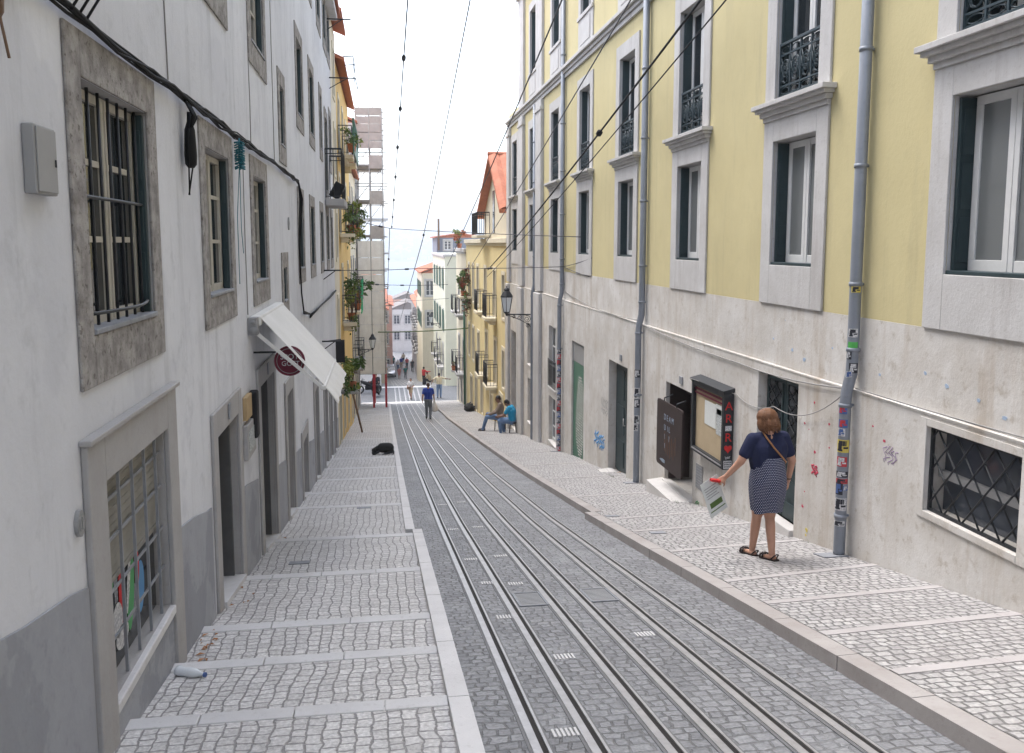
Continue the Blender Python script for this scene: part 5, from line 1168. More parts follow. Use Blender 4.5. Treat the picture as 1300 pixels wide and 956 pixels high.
far_house('red_roofed_house', 'cream house with red tiled roof far down on the right', 'R', 3.75, 84, 96, -16, -1.0, 7, 'cream_plaster', [('shutters_g', .9, 1.5, y, z) for y in (86.5, 90, 93.5) for z in (-3.4, -6.4)], [('plain_g', .8, 1.5, x, z) for x in (4.5,) for z in (-3.2, -6.2)], 'tile', group=SH, rise=1.3)
far_house('ochre_row_house', 'ochre row house with dark balconies far down on the right', 'R', 4.2, 96.2, 112, -17, -4.4, 7, 'cream_plaster', [('balcony_g', .9, 1.7, y, z) for y in (98.5, 102.5, 106.5, 110) for z in (-7.2, -10.4)], [('plain_g', .8, 1.5, 5.2, -6.4)], 'tile', group=SH)
far_house('grey_row_house', 'grey row house near the bottom of the street on the right', 'R', 4.5, 112.2, 140, -18, -6.6, 7, 'smooth_stone', [('balcony_g', .9, 1.7, y, z) for y in (115, 119, 123, 127, 131) for z in (-9.4, -12.6)], [('plain_g', .8, 1.5, 5.4, -8.6)], 'tile', group=SH)
far_house('street_end_house', 'white house closing the bottom of the street', 'R', 1.4, 152, 162, -18, -9.6, 5.6, 'far_white_plaster', [], [('plain_g', 1.0, 1.6, x, z) for x in (2.3, 4.2, 6.0) for z in (-12.2, -15)] + [('door_g', 1.2, 2.2, 3.2, -17.1)][:0], 'tile', roofm='dark_roof', group=SH)
hw = [('pale', 'far_white_plaster'), ('pink', 'pink_plaster'), ('cream', 'cream_plaster'), ('pale', 'smooth_stone')]
vs = [(-9, 160, 9, -10.2, 1), (-4.2, 172, 5, -9.2, 0), (6.9, 176, 7, -8.2, 2), (2.3, 186, 5.5, -10.0, 1), (-1.5, 204, 6, -12, 2), (5, 210, 8, -12.5, 0), (-10, 200, 8, -11, 3), (12, 200, 8, -9.5, 0), (10, 230, 9, -14, 1), (-6, 235, 9, -16, 2), (2, 240, 8, -17, 0)]
for i, (x, y, d, z1, k) in enumerate(vs):
    far_house('valley_house', 'small far house with tiled roof in the valley below the street', 'R', x, y, y + 9, -32 if y > 180 else -20, z1, d, hw[k % 4][1], [], [('plain_g', .9, 1.5, x + d * f, z1 - 2.4) for f in (.25, .7)], 'tile', group='far houses in the valley below the street', roofm='roof_tile' if i % 3 else 'dark_roof')
# ------------------------------------------------------------------ scaffolding
t = thing('scaffolding', (-.7, 53.5, zr(53.5)), 'tall tube scaffolding with brown boards and pale netting on red posts', 'scaffolding')
sx, sy = (-1.40, -.65, .08), (50.9, 53.4, 56.0); zb0, zt0 = -5.75, 9.4
b = MB()
for x in sx:
    for y in sy: b.tube([(x, y, zb0), (x, y, zt0 + rng.uniform(-.1, .35))], .035, 6)
z = zb0
while z < zt0:
    for y in sy: b.tube([(sx[0] - .1, y, z), (sx[2] + rng.uniform(.15, .35), y, z)], .028, 5)
    for x in (sx[0], sx[2]): b.tube([(x, sy[0] - .2, z), (x, sy[2] + .2, z)], .028, 5)
    b.tube([(sx[0], sy[0], z), (sx[2], sy[0], z + 1.9)], .022, 5); z += 1.0
b.build('frame', 'scaffold_tube', t)
b = MB(); z = zb0
while z < zt0: b.box(sx[0] + .05, sx[2] - .05, sy[0] + .06, sy[2] - .06, z + .04, z + .09); z += 2.0
b.build('deck', 'scaffold_sheet', t)
b = MB(); z = 7.2
while z < 9.2:
    for (xa, xb) in ((sx[0], sx[1] - .02), (sx[1] + .02, sx[2])): b.box(xa, xb, sy[0] - .07, sy[0] - .045, z + .015, z + .44 + rng.uniform(-.02, .02))
    for (ya, yb) in ((sy[0], sy[1] - .02), (sy[1] + .02, sy[2])): b.box(sx[2] + .045, sx[2] + .07, ya, yb, z + .015, z + .44)
    z += .46
for z in (2.1, 4.1, 6.1):
    b.box(sx[1], sx[2], sy[0] - .07, sy[0] - .045, z, z + .75); b.box(sx[2] + .045, sx[2] + .07, sy[0], sy[2], z, z + .75)
b.build('board_sheeting', 'scaffold_sheet', t)
b = MB(); z = zb0
while z < 2.0:
    for (xa, xb) in ((sx[0], sx[1]), (sx[1], sx[2])): b.box(xa + .02, xb - .02, sy[0] - .06, sy[0] - .05, z, z + .95)
    for (ya, yb) in ((sy[0], sy[1]), (sy[1], sy[2])): b.box(sx[2] + .05, sx[2] + .06, ya + .02, yb - .02, z, z + .95)
    z += .97
b.build('netting', 'scaffold_net', t)
for x, y in ((-.62, 50.9), (.10, 50.9), (-.62, 55.9), (.10, 55.9)):
    b = MB(); b.box(x - .06, x + .06, y - .06, y + .06, zr(y) - .2, zb0, .008); b.build('post', 'red_post', t)
# ------------------------------------------------------------------ plants and oddments on the left houses
def leaves(mb, c, rad, n, size, mi=0):
    mb.mi = mi
    for i in range(n):
        while True:
            p = Vector((rng.uniform(-1, 1), rng.uniform(-1, 1), rng.uniform(-1, 1)))
            if p.length < 1 and (p.length > .35 or rng.random() < .3): break
        p = Vector((c[0] + p.x * rad[0], c[1] + p.y * rad[1], c[2] + p.z * rad[2])); s = size * rng.uniform(.6, 1.4)
        d = Vector((rng.gauss(0, 1), rng.gauss(0, 1), rng.gauss(0, .6))).normalized(); u = d.cross(Vector((rng.gauss(0, 1), rng.gauss(0, 1), rng.gauss(0, 1)))).normalized()
        mb.add([p, p + d * s * .5 + u * s * .28, p + d * s - Vector((0, 0, s * .25)), p + d * s * .5 - u * s * .28], [(0, 1, 2, 3)])
def potted(loc, lab, rad, n, size, mats=('leaf', 'leaf_yellow'), pot=True, trail=0):
    t = thing('potted_plant', loc, lab, 'plant', 'plants on the balconies')
    x, y, z = loc
    if pot: b = MB(); b.lathe([(0, 0), (.11, 0), (.15, .24), (.165, .24), (.165, .28), (.13, .28), (.12, .22), (0, .2)], loc, 14); b.build('pot', 'terracotta', t)
    b = MB(); z0 = z + (.28 if pot else 0)
    for k in range(6): a = rng.uniform(0, 6.3); b.tube([(x, y, z0 - .05), (x + rad[0] * .4 * math.cos(a), y + rad[1] * .4 * math.sin(a), z0 + rad[2] * .8), (x + rad[0] * .8 * math.cos(a), y + rad[1] * .8 * math.sin(a), z0 + rad[2] * rng.uniform(.6, 1.5))], .012, 4)
    b.build('stem', 'wood', t)
    b = MB()
    for k in range(7):                                     # several sprays of different size, not one ball
        a = rng.uniform(0, 6.3); q = rng.uniform(.2, .95); h = rng.uniform(.1, 1.7)
        leaves(b, (x + rad[0] * q * math.cos(a), y + rad[1] * q * math.sin(a), z0 + rad[2] * h), [r * rng.uniform(.25, .5) for r in rad], n // 6, size * .85, k % 2)
    if trail:
        for k in range(6): yy = y + rng.uniform(-1, 1) * rad[1]; l = trail * rng.uniform(.6, 1.6); leaves(b, (x + rng.uniform(-.6, .8) * rad[0], yy, z + .2 - l * .5), (rad[0] * .22, rad[1] * .16, l * .6), n // 9, size * .7, (k + 1) % 2)
    b.build('foliage', list(mats), t)
potted((-.95, 30.2, 4.9), 'small yellow-green plant on the ochre house balcony with the green screen', (.3, .5, .3), 120, .14)
potted((-1.05, 30.9, 2.2), 'bushy yellow-green plant on the middle balcony of the ochre house', (.33, .8, .42), 320, .14, ('leaf_yellow', 'leaf'), True, .5)
potted((-1.0, 35.4, 2.2), 'loose green plant at the far end of the middle balconies of the ochre house', (.4, .8, .5), 300, .16, ('leaf', 'leaf_yellow'), True, .3)
potted((-1.1, 31.4, -.9), 'green climbing plant on the lower balcony of the ochre house', (.3, .5, .75), 300, .14, ('leaf_yellow', 'leaf'), True, .5)
potted((-1.05, 28.3, -2.9), 'big trailing green plant in a terracotta pot on a bracket above the ladder', (.36, .7, .42), 380, .16, ('leaf', 'leaf_yellow'), True, .25)
b = MB(); b.box(XL + .01, -.85, 28.0, 28.6, -2.98, -2.90, .01); tag(b.build('shelf_bracket', 'smooth_stone'), 'small stone shelf carrying the big terracotta pot on the cream house', 'shelf')
potted((-1.05, 36.4, -.9), 'dark green plant with rusty leaves on the far lower balcony of the ochre house', (.3, .5, .4), 200, .16, ('leaf', 'terracotta'))
potted((-1.1, 43.0, -.9), 'palm-like green plant on the balcony above the green cloth', (.45, .7, .4), 160, .28, ('leaf', 'leaf_yellow'))
potted((4.35, 47.2, -1.0), 'flowering green plant trailing beside the gabled yellow house', (.3, 1.0, .6), 380, .22, ('leaf', 'leaf_red'), True, .8)
b = MB(); b.box(4.1, XR + .01, 46.3, 48.2, -1.12, -1.005, .01); tag(b.build('plant_shelf', 'cream_plaster'), 'stone ledge carrying the flowering plant of the gabled yellow house', 'ledge')
potted((4.5, 51.2, 1.57), 'orange and green flowering plant on the roof edge of the corner balcony house', (.3, 1.1, .4), 220, .2, ('leaf_yellow', 'terracotta'))
potted((4.25, 52.8, -5.92), 'small pot of red flowers at the lower balconies of the corner balcony house', (.15, .25, .16), 70, .12, ('leaf_red', 'leaf'))
b = MB(); b.box(4.1, XR, 52.5, 53.1, -6.0, -5.925, .008); tag(b.build('plant_shelf', 'smooth_stone'), 'stone ledge carrying the small pot of red flowers', 'ledge')
t = thing('green_cloth', (-.9, 40.8, -1.6), 'green cloth hanging over a balcony of the tall cream house', 'cloth')
b = MB(); n = 14
R = [[(-.98 + .05 * math.sin(i * 1.5) + .03 * math.cos(k), 40.4 + 2.4 * i / n, .15 - k * .38) for i in range(n + 1)] for k in range(5)]
b.loft(R, False, False, False); b.loft([[(x - .012, y, z) for x, y, z in r] for r in R], False, False, False); b.smooth = True; b.build('cloth', 'green_cloth', t)
t = thing('laundry', (-1.0, 30.5, 8.0), 'dark clothes hanging from a rack under the upper left eave', 'laundry')
b = MB(); b.tube([(XL, 30.2, 8.0), (-.85, 30.2, 8.05)], .02, 5); b.tube([(XL, 31.6, 8.0), (-.85, 31.6, 8.05)], .02, 5); b.tube([(-.85, 30.1, 8.05), (-.85, 31.7, 8.05)], .015, 5); b.build('rack', 'iron', t)
for y, l, m in ((30.35, .7, 'dark_cloth'), (30.8, .85, 'grey_denim'), (31.25, .6, 'dark_cloth')):
    b = MB(); b.loft([[(-.86 + .03 * math.sin(3 * k), y + .36 * i / 6, 8.03 - k * l / 4) for i in range(7)] for k in range(5)], False, False, False); b.loft([[(-.83 + .03 * math.sin(3 * k), y + .36 * i / 6, 8.03 - k * l / 4) for i in range(7)] for k in range(5)], False, False, False); b.build('garment', m, t)
t = thing('wooden_ladder', (-1.1, 33, zl(33)), 'two-legged wooden easel leaning on the left wall below the balcony plants', 'easel')
b = MB(); y = 32.6
for q in (-.22, .22): b.tube([(-.85, y + q, zl(y + q)), (-1.36, y + q * .5 + .3, zl(y) + 2.3)], .035, 5)
b.build('leg', 'wood', t)
b = MB()
for k in range(6):
    f = .12 + k * .15; b.tube([(-.85 - .51 * f, y - .22 * (1 - .5 * f) + .3 * f, zl(y) + 2.3 * f), (-.85 - .51 * f, y + .22 * (1 - .5 * f) + .3 * f, zl(y) + 2.3 * f)], .02, 5)
b.build('rung', 'wood', t)
# black refuse bag
t = thing('rubbish_bag', (4.45, 44.6, zp(44.6)), 'black rubbish bag on the right pavement at the gabled yellow house', 'bag')
bm = bmesh.new(); bmesh.ops.create_icosphere(bm, subdivisions=3, radius=1)
for v in bm.verts:
    q = 1 + .45 * mnoise.noise(v.co * 2.4) + .15 * mnoise.noise(v.co * 7); v.co = Vector((4.40 + v.co.x * .26 * q, 44.6 + v.co.y * .36 * q, zp(44.6) + .17 + max(-.165, v.co.z * .24 * q)))
b = MB(); b.smooth = True; b.frombm(bm); b.build('bag', 'rubber', t)
b = MB(); b.tube([(4.40, 44.6, zp(44.6) + .33), (4.38, 44.62, zp(44.6) + .42), (4.46, 44.66, zp(44.6) + .46)], [.09, .03, .05], 7); b.build('knot', 'rubber', t)
b = MB(); b.box(4.25, 4.27, 68.6, 69.5, -6.6, -5.7, .01); b.box(4.27, 4.57, 69.03, 69.07, -5.8, -5.76); tag(b.build('projecting_sign', 'black'), 'small black framed projecting sign far down on the right', 'sign')
# ------------------------------------------------------------------ people: one continuous body each, clothing and hair as children
def capsule(bm, p0, r0, p1, r1, n=10):
    p0, p1 = Vector(p0), Vector(p1); d = p1 - p0; L = d.length
    if L < 1e-6: d = Vector((0, 0, 1)); L = 1e-6
    d = d / L; a = Vector((1, 0, 0)) if abs(d.x) < .8 else Vector((0, 1, 0)); u = d.cross(a).normalized(); v = d.cross(u); rings = []
    for k in range(4): t = PI / 2 * k / 4; rings.append((p0 - d * r0 * math.cos(t), r0 * math.sin(t)))
    rings += [(p0, r0), (p1, r1)]
    for k in range(1, 5): t = PI / 2 * k / 4; rings.append((p1 + d * r1 * math.sin(t), r1 * math.cos(t)))
    prev = None
    for c, r in rings:
        cur = [bm.verts.new(c)] if r < 1e-5 else [bm.verts.new(c + (u * math.cos(2 * PI * i / n) + v * math.sin(2 * PI * i / n)) * r) for i in range(n)]
        if prev:
            for i in range(n):
                q = [prev[i % len(prev)], prev[(i + 1) % len(prev)], cur[(i + 1) % len(cur)], cur[i % len(cur)]]; q2 = []
                for x in q:
                    if x not in q2: q2.append(x)
                if len(q2) > 2: bm.faces.new(q2)
        prev = cur
def ellip(bm, c, r, M=None):
    g = bmesh.ops.create_icosphere(bm, subdivisions=3, radius=1)
    for v in g['verts']:
        p = Vector((v.co.x * r[0], v.co.y * r[1], v.co.z * r[2])); v.co = (M @ p if M else p) + Vector(c)
def melt(bm, vox, smooth=4, name='body'):
    """union of overlapping solids into one continuous surface"""
    bmesh.ops.recalc_face_normals(bm, faces=bm.faces)
    me = bpy.data.meshes.new('tmp'); bm.to_mesh(me); bm.free(); o = bpy.data.objects.new('tmp', me); C.objects.link(o)
    m = o.modifiers.new('r', 'REMESH'); m.mode = 'VOXEL'; m.voxel_size = vox; m.use_smooth_shade = True
    s = o.modifiers.new('s', 'SMOOTH'); s.factor = .5; s.iterations = smooth
    dg = bpy.context.evaluated_depsgraph_get(); out = bpy.data.meshes.new_from_object(o.evaluated_get(dg)); out.name = name
    bpy.data.objects.remove(o); bpy.data.meshes.remove(me)
    for p in out.polygons: p.use_smooth = True
    return out
def lerp(a, b, t): return Vector(a).lerp(Vector(b), t)
def hand(bm, w, d, n, side, curl=.5, s=1.0):
    """w wrist, d direction of the palm, n palm normal (fingers curl towards it), side = thumb direction sign"""
    w, d, n = Vector(w), Vector(d).normalized(), Vector(n); n = (n - d * n.dot(d)).normalized(); x = d.cross(n).normalized() * side
    for k, (off, l) in enumerate(((.030, .068), (.010, .076), (-.010, .070), (-.029, .055))):
        b0 = w + d * .085 * s + x * off * s; capsule(bm, w + d * .015 * s + x * off * .7 * s, .0155 * s, b0, .0125 * s, 8)
        a = curl * .5; p = b0; r = .0095 * s
        for j, f in enumerate((.42, .33, .25)):
            dirv = d * math.cos(a) + n * math.sin(a); q = p + dirv * l * f * s; capsule(bm, p, r, q, r * .92, 8); p = q; r *= .92; a += curl * .75
    t0 = w + d * .03 * s + x * .028 * s; t1 = t0 + (d * .55 + x * .75 + n * .25).normalized() * .038 * s; t2 = t1 + (d * .85 + x * .35 + n * .35 * curl).normalized() * .030 * s
    capsule(bm, w + d * .02 * s, .016 * s, t0, .0145 * s, 8); capsule(bm, t0, .0135 * s, t1, .0115 * s, 8); capsule(bm, t1, .0115 * s, t2, .0095 * s, 8)

def person(loc, th, label, J, skin, H=1.7, clothes=None, hair=('hair_black', 'short'), vox=.012, build=1.0, group=None, shoes='shoe_dark', hands=((.5, None, None), (.5, None, None)), shin_bare=False, extra=None):
    """J: joints in metres for a 1.70 m figure facing +y; missing joints take the standing pose"""
    D = dict(pel=(0, 0, .92), chest=(0, .0, 1.26), neck=(0, -.01, 1.42), head=(0, .02, 1.575), ls=(-.185, 0, 1.385), rs=(.185, 0, 1.385), le=(-.235, -.02, 1.10), re=(.235, -.02, 1.10), lw=(-.25, .05, .86), rw=(.25, .05, .86),
             lh=(-.09, 0, .90), rh=(.09, 0, .90), lk=(-.10, .02, .49), rk=(.10, .02, .49), la=(-.10, -.02, .085), ra=(.10, -.02, .085), face=(0, 1, -.05), toe=(0, 1, 0))
    D.update(J); s = H / 1.7; V = {k: Vector(v) * (1 if k in ('face', 'toe', 'ltoe', 'rtoe') else s) for k, v in D.items()}; W = build
    t = local_thing('person', loc, label, 'person', group, th)
    up = (V['head'] - V['neck']).normalized(); fw = V['face'] - up * V['face'].dot(up); fw.normalize(); rt = fw.cross(up)
    HM = Matrix((rt, fw, up)).transposed()
    hd = V['head']
    def hp(x, y, z): return hd + HM @ Vector((x, y, z)) * s
    bm = bmesh.new()
    ellip(bm, hp(0, -.01, .02), (.074 * s, .092 * s, .098 * s), HM); ellip(bm, hp(0, .02, -.055), (.056 * s, .068 * s, .060 * s), HM)
    capsule(bm, hp(0, .085, .015), .011 * s, hp(0, .112, -.022), .014 * s, 8)                      # nose
    capsule(bm, hp(-.022, .072, -.062), .011 * s, hp(.022, .072, -.062), .011 * s, 8)              # mouth
    capsule(bm, hp(-.035, .074, .035), .012 * s, hp(.035, .074, .035), .012 * s, 8); ellip(bm, hp(0, .055, -.10), (.026 * s, .024 * s, .02 * s), HM)
    for q in (-1, 1): ellip(bm, hp(q * .078, -.01, -.01), (.012 * s, .022 * s, .032 * s), HM)
    capsule(bm, V['neck'] - up * .03 * s, .058 * s * (.9 + .1 * W), hp(0, -.015, -.06), .052 * s)
    sh = (V['ls'] + V['rs']) / 2; rt2 = (V['rs'] - V['ls']).normalized()
    def torso(bm, g, low=True):
        capsule(bm, V['ls'] + rt2 * .05 * s, (.062 + g) * s, V['rs'] - rt2 * .05 * s, (.062 + g) * s); capsule(bm, sh + up * .02 * s, .06 * s + g, V['neck'] - up * .01 * s, .052 * s + g * .5)
        for f in (-1, 1):
            capsule(bm, V['chest'] + rt2 * f * .068 * s * W, (.112 * W + g) * s, lerp(V['chest'], V['pel'], .55) + rt2 * f * .052 * s * W, (.098 * W + g) * s)
            if low: capsule(bm, lerp(V['chest'], V['pel'], .55) + rt2 * f * .05 * s * W, (.098 * W + g) * s, V['pel'] + rt2 * f * .062 * s * W, (.105 * W + g) * s)
            capsule(bm, sh + rt2 * f * .09 * s - up * .06 * s, (.088 + g) * s, V['chest'] + rt2 * f * .07 * s * W, (.105 * W + g) * s)
    def arm(bm, a, b, c, g, upto=1.0, lower=True):
        a, b, c = V[a], V[b], V[c]; capsule(bm, a, (.055 + g) * s * (.6 + .4 * W), lerp(a, b, upto), ((.043 if upto >= 1 else .050) + g) * s * (.6 + .4 * W))
        if lower: capsule(bm, b, (.041 + g) * s * (.7 + .3 * W), c, (.028 + g) * s)
    def leg(bm, h, k, a, g, lower=True, upto=1.0):
        h, k, a = V[h], V[k], V[a]; capsule(bm, h, (.084 * W + g) * s, lerp(h, k, upto), ((.058 if upto >= 1 else .066) * (.6 + .4 * W) + g) * s)
        if lower: capsule(bm, k, (.055 + g) * s, lerp(k, a, .35), (.056 + g) * s); capsule(bm, lerp(k, a, .35), (.056 + g) * s, a, (.037 + g) * s)
    torso(bm, 0)
    for q in 'lr': arm(bm, q + 's', q + 'e', q + 'w', 0); leg(bm, q + 'h', q + 'k', q + 'a', 0)
    for q, sd, (cl, dd, nn) in (('l', 1, hands[0]), ('r', -1, hands[1])):
        d = Vector(dd) if dd else (V[q + 'w'] - V[q + 'e']); n = Vector(nn) if nn else Vector((1 if q == 'l' else -1, .35, 0)); hand(bm, V[q + 'w'], d, n, (1 if q == 'l' else -1) * (1), cl, s)
    for q in 'lr':
        td = V.get(q + 'toe', V['toe']).normalized(); a = V[q + 'a']; capsule(bm, a - td * .03 * s + Vector((0, 0, -.045)) * s, .034 * s, a + td * .15 * s + Vector((0, 0, -.06)) * s, .024 * s)
    body = link('body', melt(bm, vox, 4), t); body.data.materials.append(MATS[skin])
    def cloth(name, m, fn, g_v=None, it=5):
        bm = bmesh.new(); fn(bm); me = melt(bm, g_v or vox, it, name); me.materials.append(MATS[m]); return link(name, me, t)
    for c in clothes or ():
        k, m = c[:2]
        if k in ('shirt', 'blouse'):
            up_ = c[2] if len(c) > 2 else .55
            def f(bm):
                torso(bm, .016, k == 'shirt')
                for q in 'lr': arm(bm, q + 's', q + 'e', q + 'w', .016, min(1, up_), up_ > 1)
            cloth('shirt' if k == 'shirt' else 'blouse', m, f)
        elif k in ('trousers', 'shorts'):
            def f(bm):
                for f_ in (-1, 1): capsule(bm, lerp(V['pel'], V['chest'], .22) + rt2 * f_ * .05 * s * W, (.104 * W + .006) * s, V['pel'] + rt2 * f_ * .06 * s * W, (.112 * W + .012) * s)
                for q in 'lr':
                    leg(bm, q + 'h', q + 'k', q + 'a', .016, k == 'trousers', 1.0 if k == 'trousers' else .8)
                    capsule(bm, V['pel'], .11 * s * W, V[q + 'h'], .10 * s * W)
            cloth(k, m, f)
    if shoes:
        for q in 'lr':
            td = V.get(q + 'toe', V['toe']).normalized(); a = V[q + 'a']
            def f(bm): capsule(bm, a - td * .045 * s + Vector((0, 0, -.042)) * s, .043 * s, a + td * .15 * s + Vector((0, 0, -.054)) * s, .034 * s); capsule(bm, a + Vector((0, 0, -.03)) * s, .046 * s, a + td * .06 * s + Vector((0, 0, -.045)) * s, .043 * s)
            cloth('shoe', shoes, f)
    hm, hk = hair
    def f(bm):
        if hk == 'short': ellip(bm, hp(0, -.024, .045), (.082 * s, .092 * s, .085 * s), HM); ellip(bm, hp(0, -.055, -.005), (.074 * s, .058 * s, .07 * s), HM)
        else:
            ellip(bm, hp(0, -.03, .045), (.112 * s, .118 * s, .098 * s), HM); ellip(bm, hp(0, -.065, -.035), (.108 * s, .082 * s, .085 * s), HM)
            for q in (-1, 1): ellip(bm, hp(q * .082, -.02, -.035), (.044 * s, .068 * s, .085 * s), HM)
            for k in range(34):
                a = rng.uniform(0, 2 * PI); z = rng.uniform(-.11, .12); rr = .105 * math.sqrt(max(0, 1 - (z / .15) ** 2)); x, y = rr * math.cos(a), rr * math.sin(a) * 1.05 - .035
                if y < .05: capsule(bm, hp(x, y, z), .017 * s, hp(x * 1.07, y * 1.07 - .004, z - .045), .010 * s, 6)
    ho = cloth('hair', hm, f, min(vox, .009) if hk != 'short' else vox, 3)
    if hk != 'short':                                       # loose locks over the mass
        b = MB(); b.smooth = True
        for k in range(420):
            a = rng.uniform(.35, PI - .35) * rng.choice((1, 1, 1)) + PI; z = rng.uniform(-.06, .125); rr = .112 * math.sqrt(max(.02, 1 - (z / .16) ** 2)); x, y = rr * math.cos(a) * 1.05, rr * math.sin(a) * .95 - .02
            l = rng.uniform(.05, .10); p0 = hp(x, y, z); p1 = hp(x * 1.09 + rng.uniform(-.01, .01), y * 1.08 - .004, z - l * .5); p2 = hp(x * (1.02 + rng.uniform(-.06, .12)), y * 1.02 + rng.uniform(-.01, .01), z - l)
            b.tube([p0, p1, p2], [.0025, .0035, .0008], 4, False)
        b.build('hair_strands', hm, t)
    for q in (-1, 1):
        b = MB(); bm2 = bmesh.new(); ellip(bm2, hp(q * .031, .078, .008), (.011 * s, .008 * s, .008 * s), HM); b.smooth = True; b.frombm(bm2); b.build('eye', 'black', t)
    return t, V, s

# the woman walking down the right pavement, back to us
wx, wy = 3.78, 8.02
wz = zp(wy)
t, V, s = person((wx, wy, wz), math.radians(6), 'woman in navy blouse and polka dot skirt walking down the right pavement',
    dict(lk=(-.05, .09, .49), la=(-.01, .24, .035), rk=(.06, .01, .49), ra=(.03, -.11, .10), le=(-.315, .02, 1.13), lw=(-.43, .14, .93), re=(.285, -.04, 1.12), rw=(.29, .03, .875), ls=(-.19, 0, 1.375), rs=(.19, 0, 1.375), head=(-.012, .035, 1.565),
         face=(-.22, 1, -.12), pel=(.005, 0, .92), ltoe=(-.15, 1, -.1), rtoe=(-.12, 1, -.18)),
    'skin', 1.535, [('blouse', 'navy_cloth', .62)], ('hair_auburn', 'bob'), .008, 1.22, None, None, ((1.15, (-.55, .5, -.6), (.3, .6, -.5)), (.55, None, None)))
b = MB(); n = 44; R = []
prof = [(1.19, .168, .150), (1.15, .176, .160), (1.08, .186, .168), (1.02, .194, .176), (.94, .206, .186), (.86, .212, .188), (.78, .210, .178), (.70, .200, .165), (.62, .188, .152), (.565, .180, .146)]
for z, rx, ry in prof:
    fold = (1.155 - z) * .03
    R.append([((rx + fold * (math.sin(7 * a + z * 3) + .6 * math.sin(11 * a + 1)) * .7) * math.cos(a) * s + .005, (ry + fold * 1.3 * math.cos(5 * a + z * 2)) * math.sin(a) * s - .012, (z + (.015 * math.sin(3 * a) if z < .6 else 0)) * s) for a in [i * 2 * PI / n for i in range(n)]])
b.smooth = True; b.loft(R, False, False); b.loft([[(x * .975, y * .975, z) for x, y, z in r] for r in R], False, False)
b.loft([R[-1], [(x * .975, y * .975, z) for x, y, z in R[-1]]], False, False)
sk = b.build('skirt', 'polka_dot_cloth', t)
uvl = sk.data.uv_layers.new(name='UVMap')
for p in sk.data.polygons:
    cs = [(math.atan2(sk.data.vertices[sk.data.loops[li].vertex_index].co.y + .012, sk.data.vertices[sk.data.loops[li].vertex_index].co.x - .005), sk.data.vertices[sk.data.loops[li].vertex_index].co.z) for li in p.loop_indices]
    mx = max(c[0] for c in cs)
    for li, (a, z) in zip(p.loop_indices, cs):
        if mx - a > PI: a += 2 * PI
        uvl.data[li].uv = (a / (2 * PI) * 60, z / .0125 / 1.3)
# blouse hem covers the waist; bag strap across the back
b = MB(); b.tube([Vector(p) * s for p in ((-.085, -.03, 1.46), (-.075, -.105, 1.405), (-.01, -.158, 1.30), (.08, -.168, 1.20), (.16, -.12, 1.13), (.20, .0, 1.06))], .009, 6); b.build('bag_strap', 'leather_tan', t)
b = MB(); b.tube([V['rw'] + Vector((.034 * math.cos(a), .034 * math.sin(a), .02)) for a in [i * 2 * PI / 12 for i in range(13)]], .005, 5); b.build('bracelet', 'black', t)
for q in 'lr':
    td = V[q + 'toe'].normalized(); a = V[q + 'a']; b = MB(); x = td.cross(Vector((0, 0, 1))).normalized(); u = x.cross(td)
    o0 = a + u * (-.082 * s)
    L = [(-.07, .028), (-.03, .034), (.04, .032), (.12, .042), (.17, .036), (.195, .015)]
    pts = [o0 + td * l + x * w_ for l, w_ in L] + [o0 + td * l - x * w_ for l, w_ in reversed(L)]
    n = len(pts); vs = [p for p in pts] + [p + u * .018 for p in pts]; b.add(vs, [tuple(range(n - 1, -1, -1)), tuple(range(n, 2 * n))] + [(i, (i + 1) % n, n + (i + 1) % n, n + i) for i in range(n)])
    for l, h in ((.11, .052), (.15, .045)): b.tube([o0 + td * l + x * .044 + u * .015, o0 + td * l + x * .032 + u * h, o0 + td * l + u * (h + .012), o0 + td * l - x * .032 + u * h, o0 + td * l - x * .044 + u * .015], .010, 5)
    b.tube([o0 - td * .02 + x * .036 + u * .02, o0 - td * .075 + x * .02 + u * .065, o0 - td * .08 + u * .07, o0 - td * .075 - x * .02 + u * .065, o0 - td * .02 - x * .036 + u * .02], .007, 5)
    b.build('sandal', 'shoe_dark', t)
M0 = Matrix.Translation((wx, wy, wz)) @ Matrix.Rotation(math.radians(6), 4, 'Z'); hw_ = M0 @ (V['lw'] + Vector((-.045, .05, -.06)))
t2 = thing('newspaper', hw_, 'folded white leaflet with a green picture hanging from the hand of the woman', 'leaflet')
F = frame_m(hw_ + Vector((-.045, .0, -.16)), (.80, .42, .28), (.36, 0, -.93))
b = MB(); b.T = F
for k in range(3): b.box(-.13 + .006 * k, .13 - .004 * k, -.20 + .01 * k, .17, -.006 + .0045 * k, -.0025 + .0045 * k)
b.build('sheet', 'paper', t2)
b = MB(); b.T = F; b.box(-.09, .09, .03, .085, -.0085, -.0065); b.box(-.11, .11, .115, .125, -.0085, -.0065); b.build('picture', 'leaf', t2)
b = MB(); b.T = F
for k in range(5): b.box(-.10, .08 - .025 * (k % 2), -.13 + .026 * k, -.123 + .026 * k, -.0085, -.0065)
b.build('print', 'box_grey', t2)
b = MB(); b.T = frame_m(hw_ + Vector((-.03, -.02, .02)), (.93, .2, -.2), (0, 1, .2)); b.box(-.075, .045, -.022, .022, -.014, .014, .008); tag(b.build('purse', 'red_paint'), 'small red purse held in the left hand of the woman', 'purse')

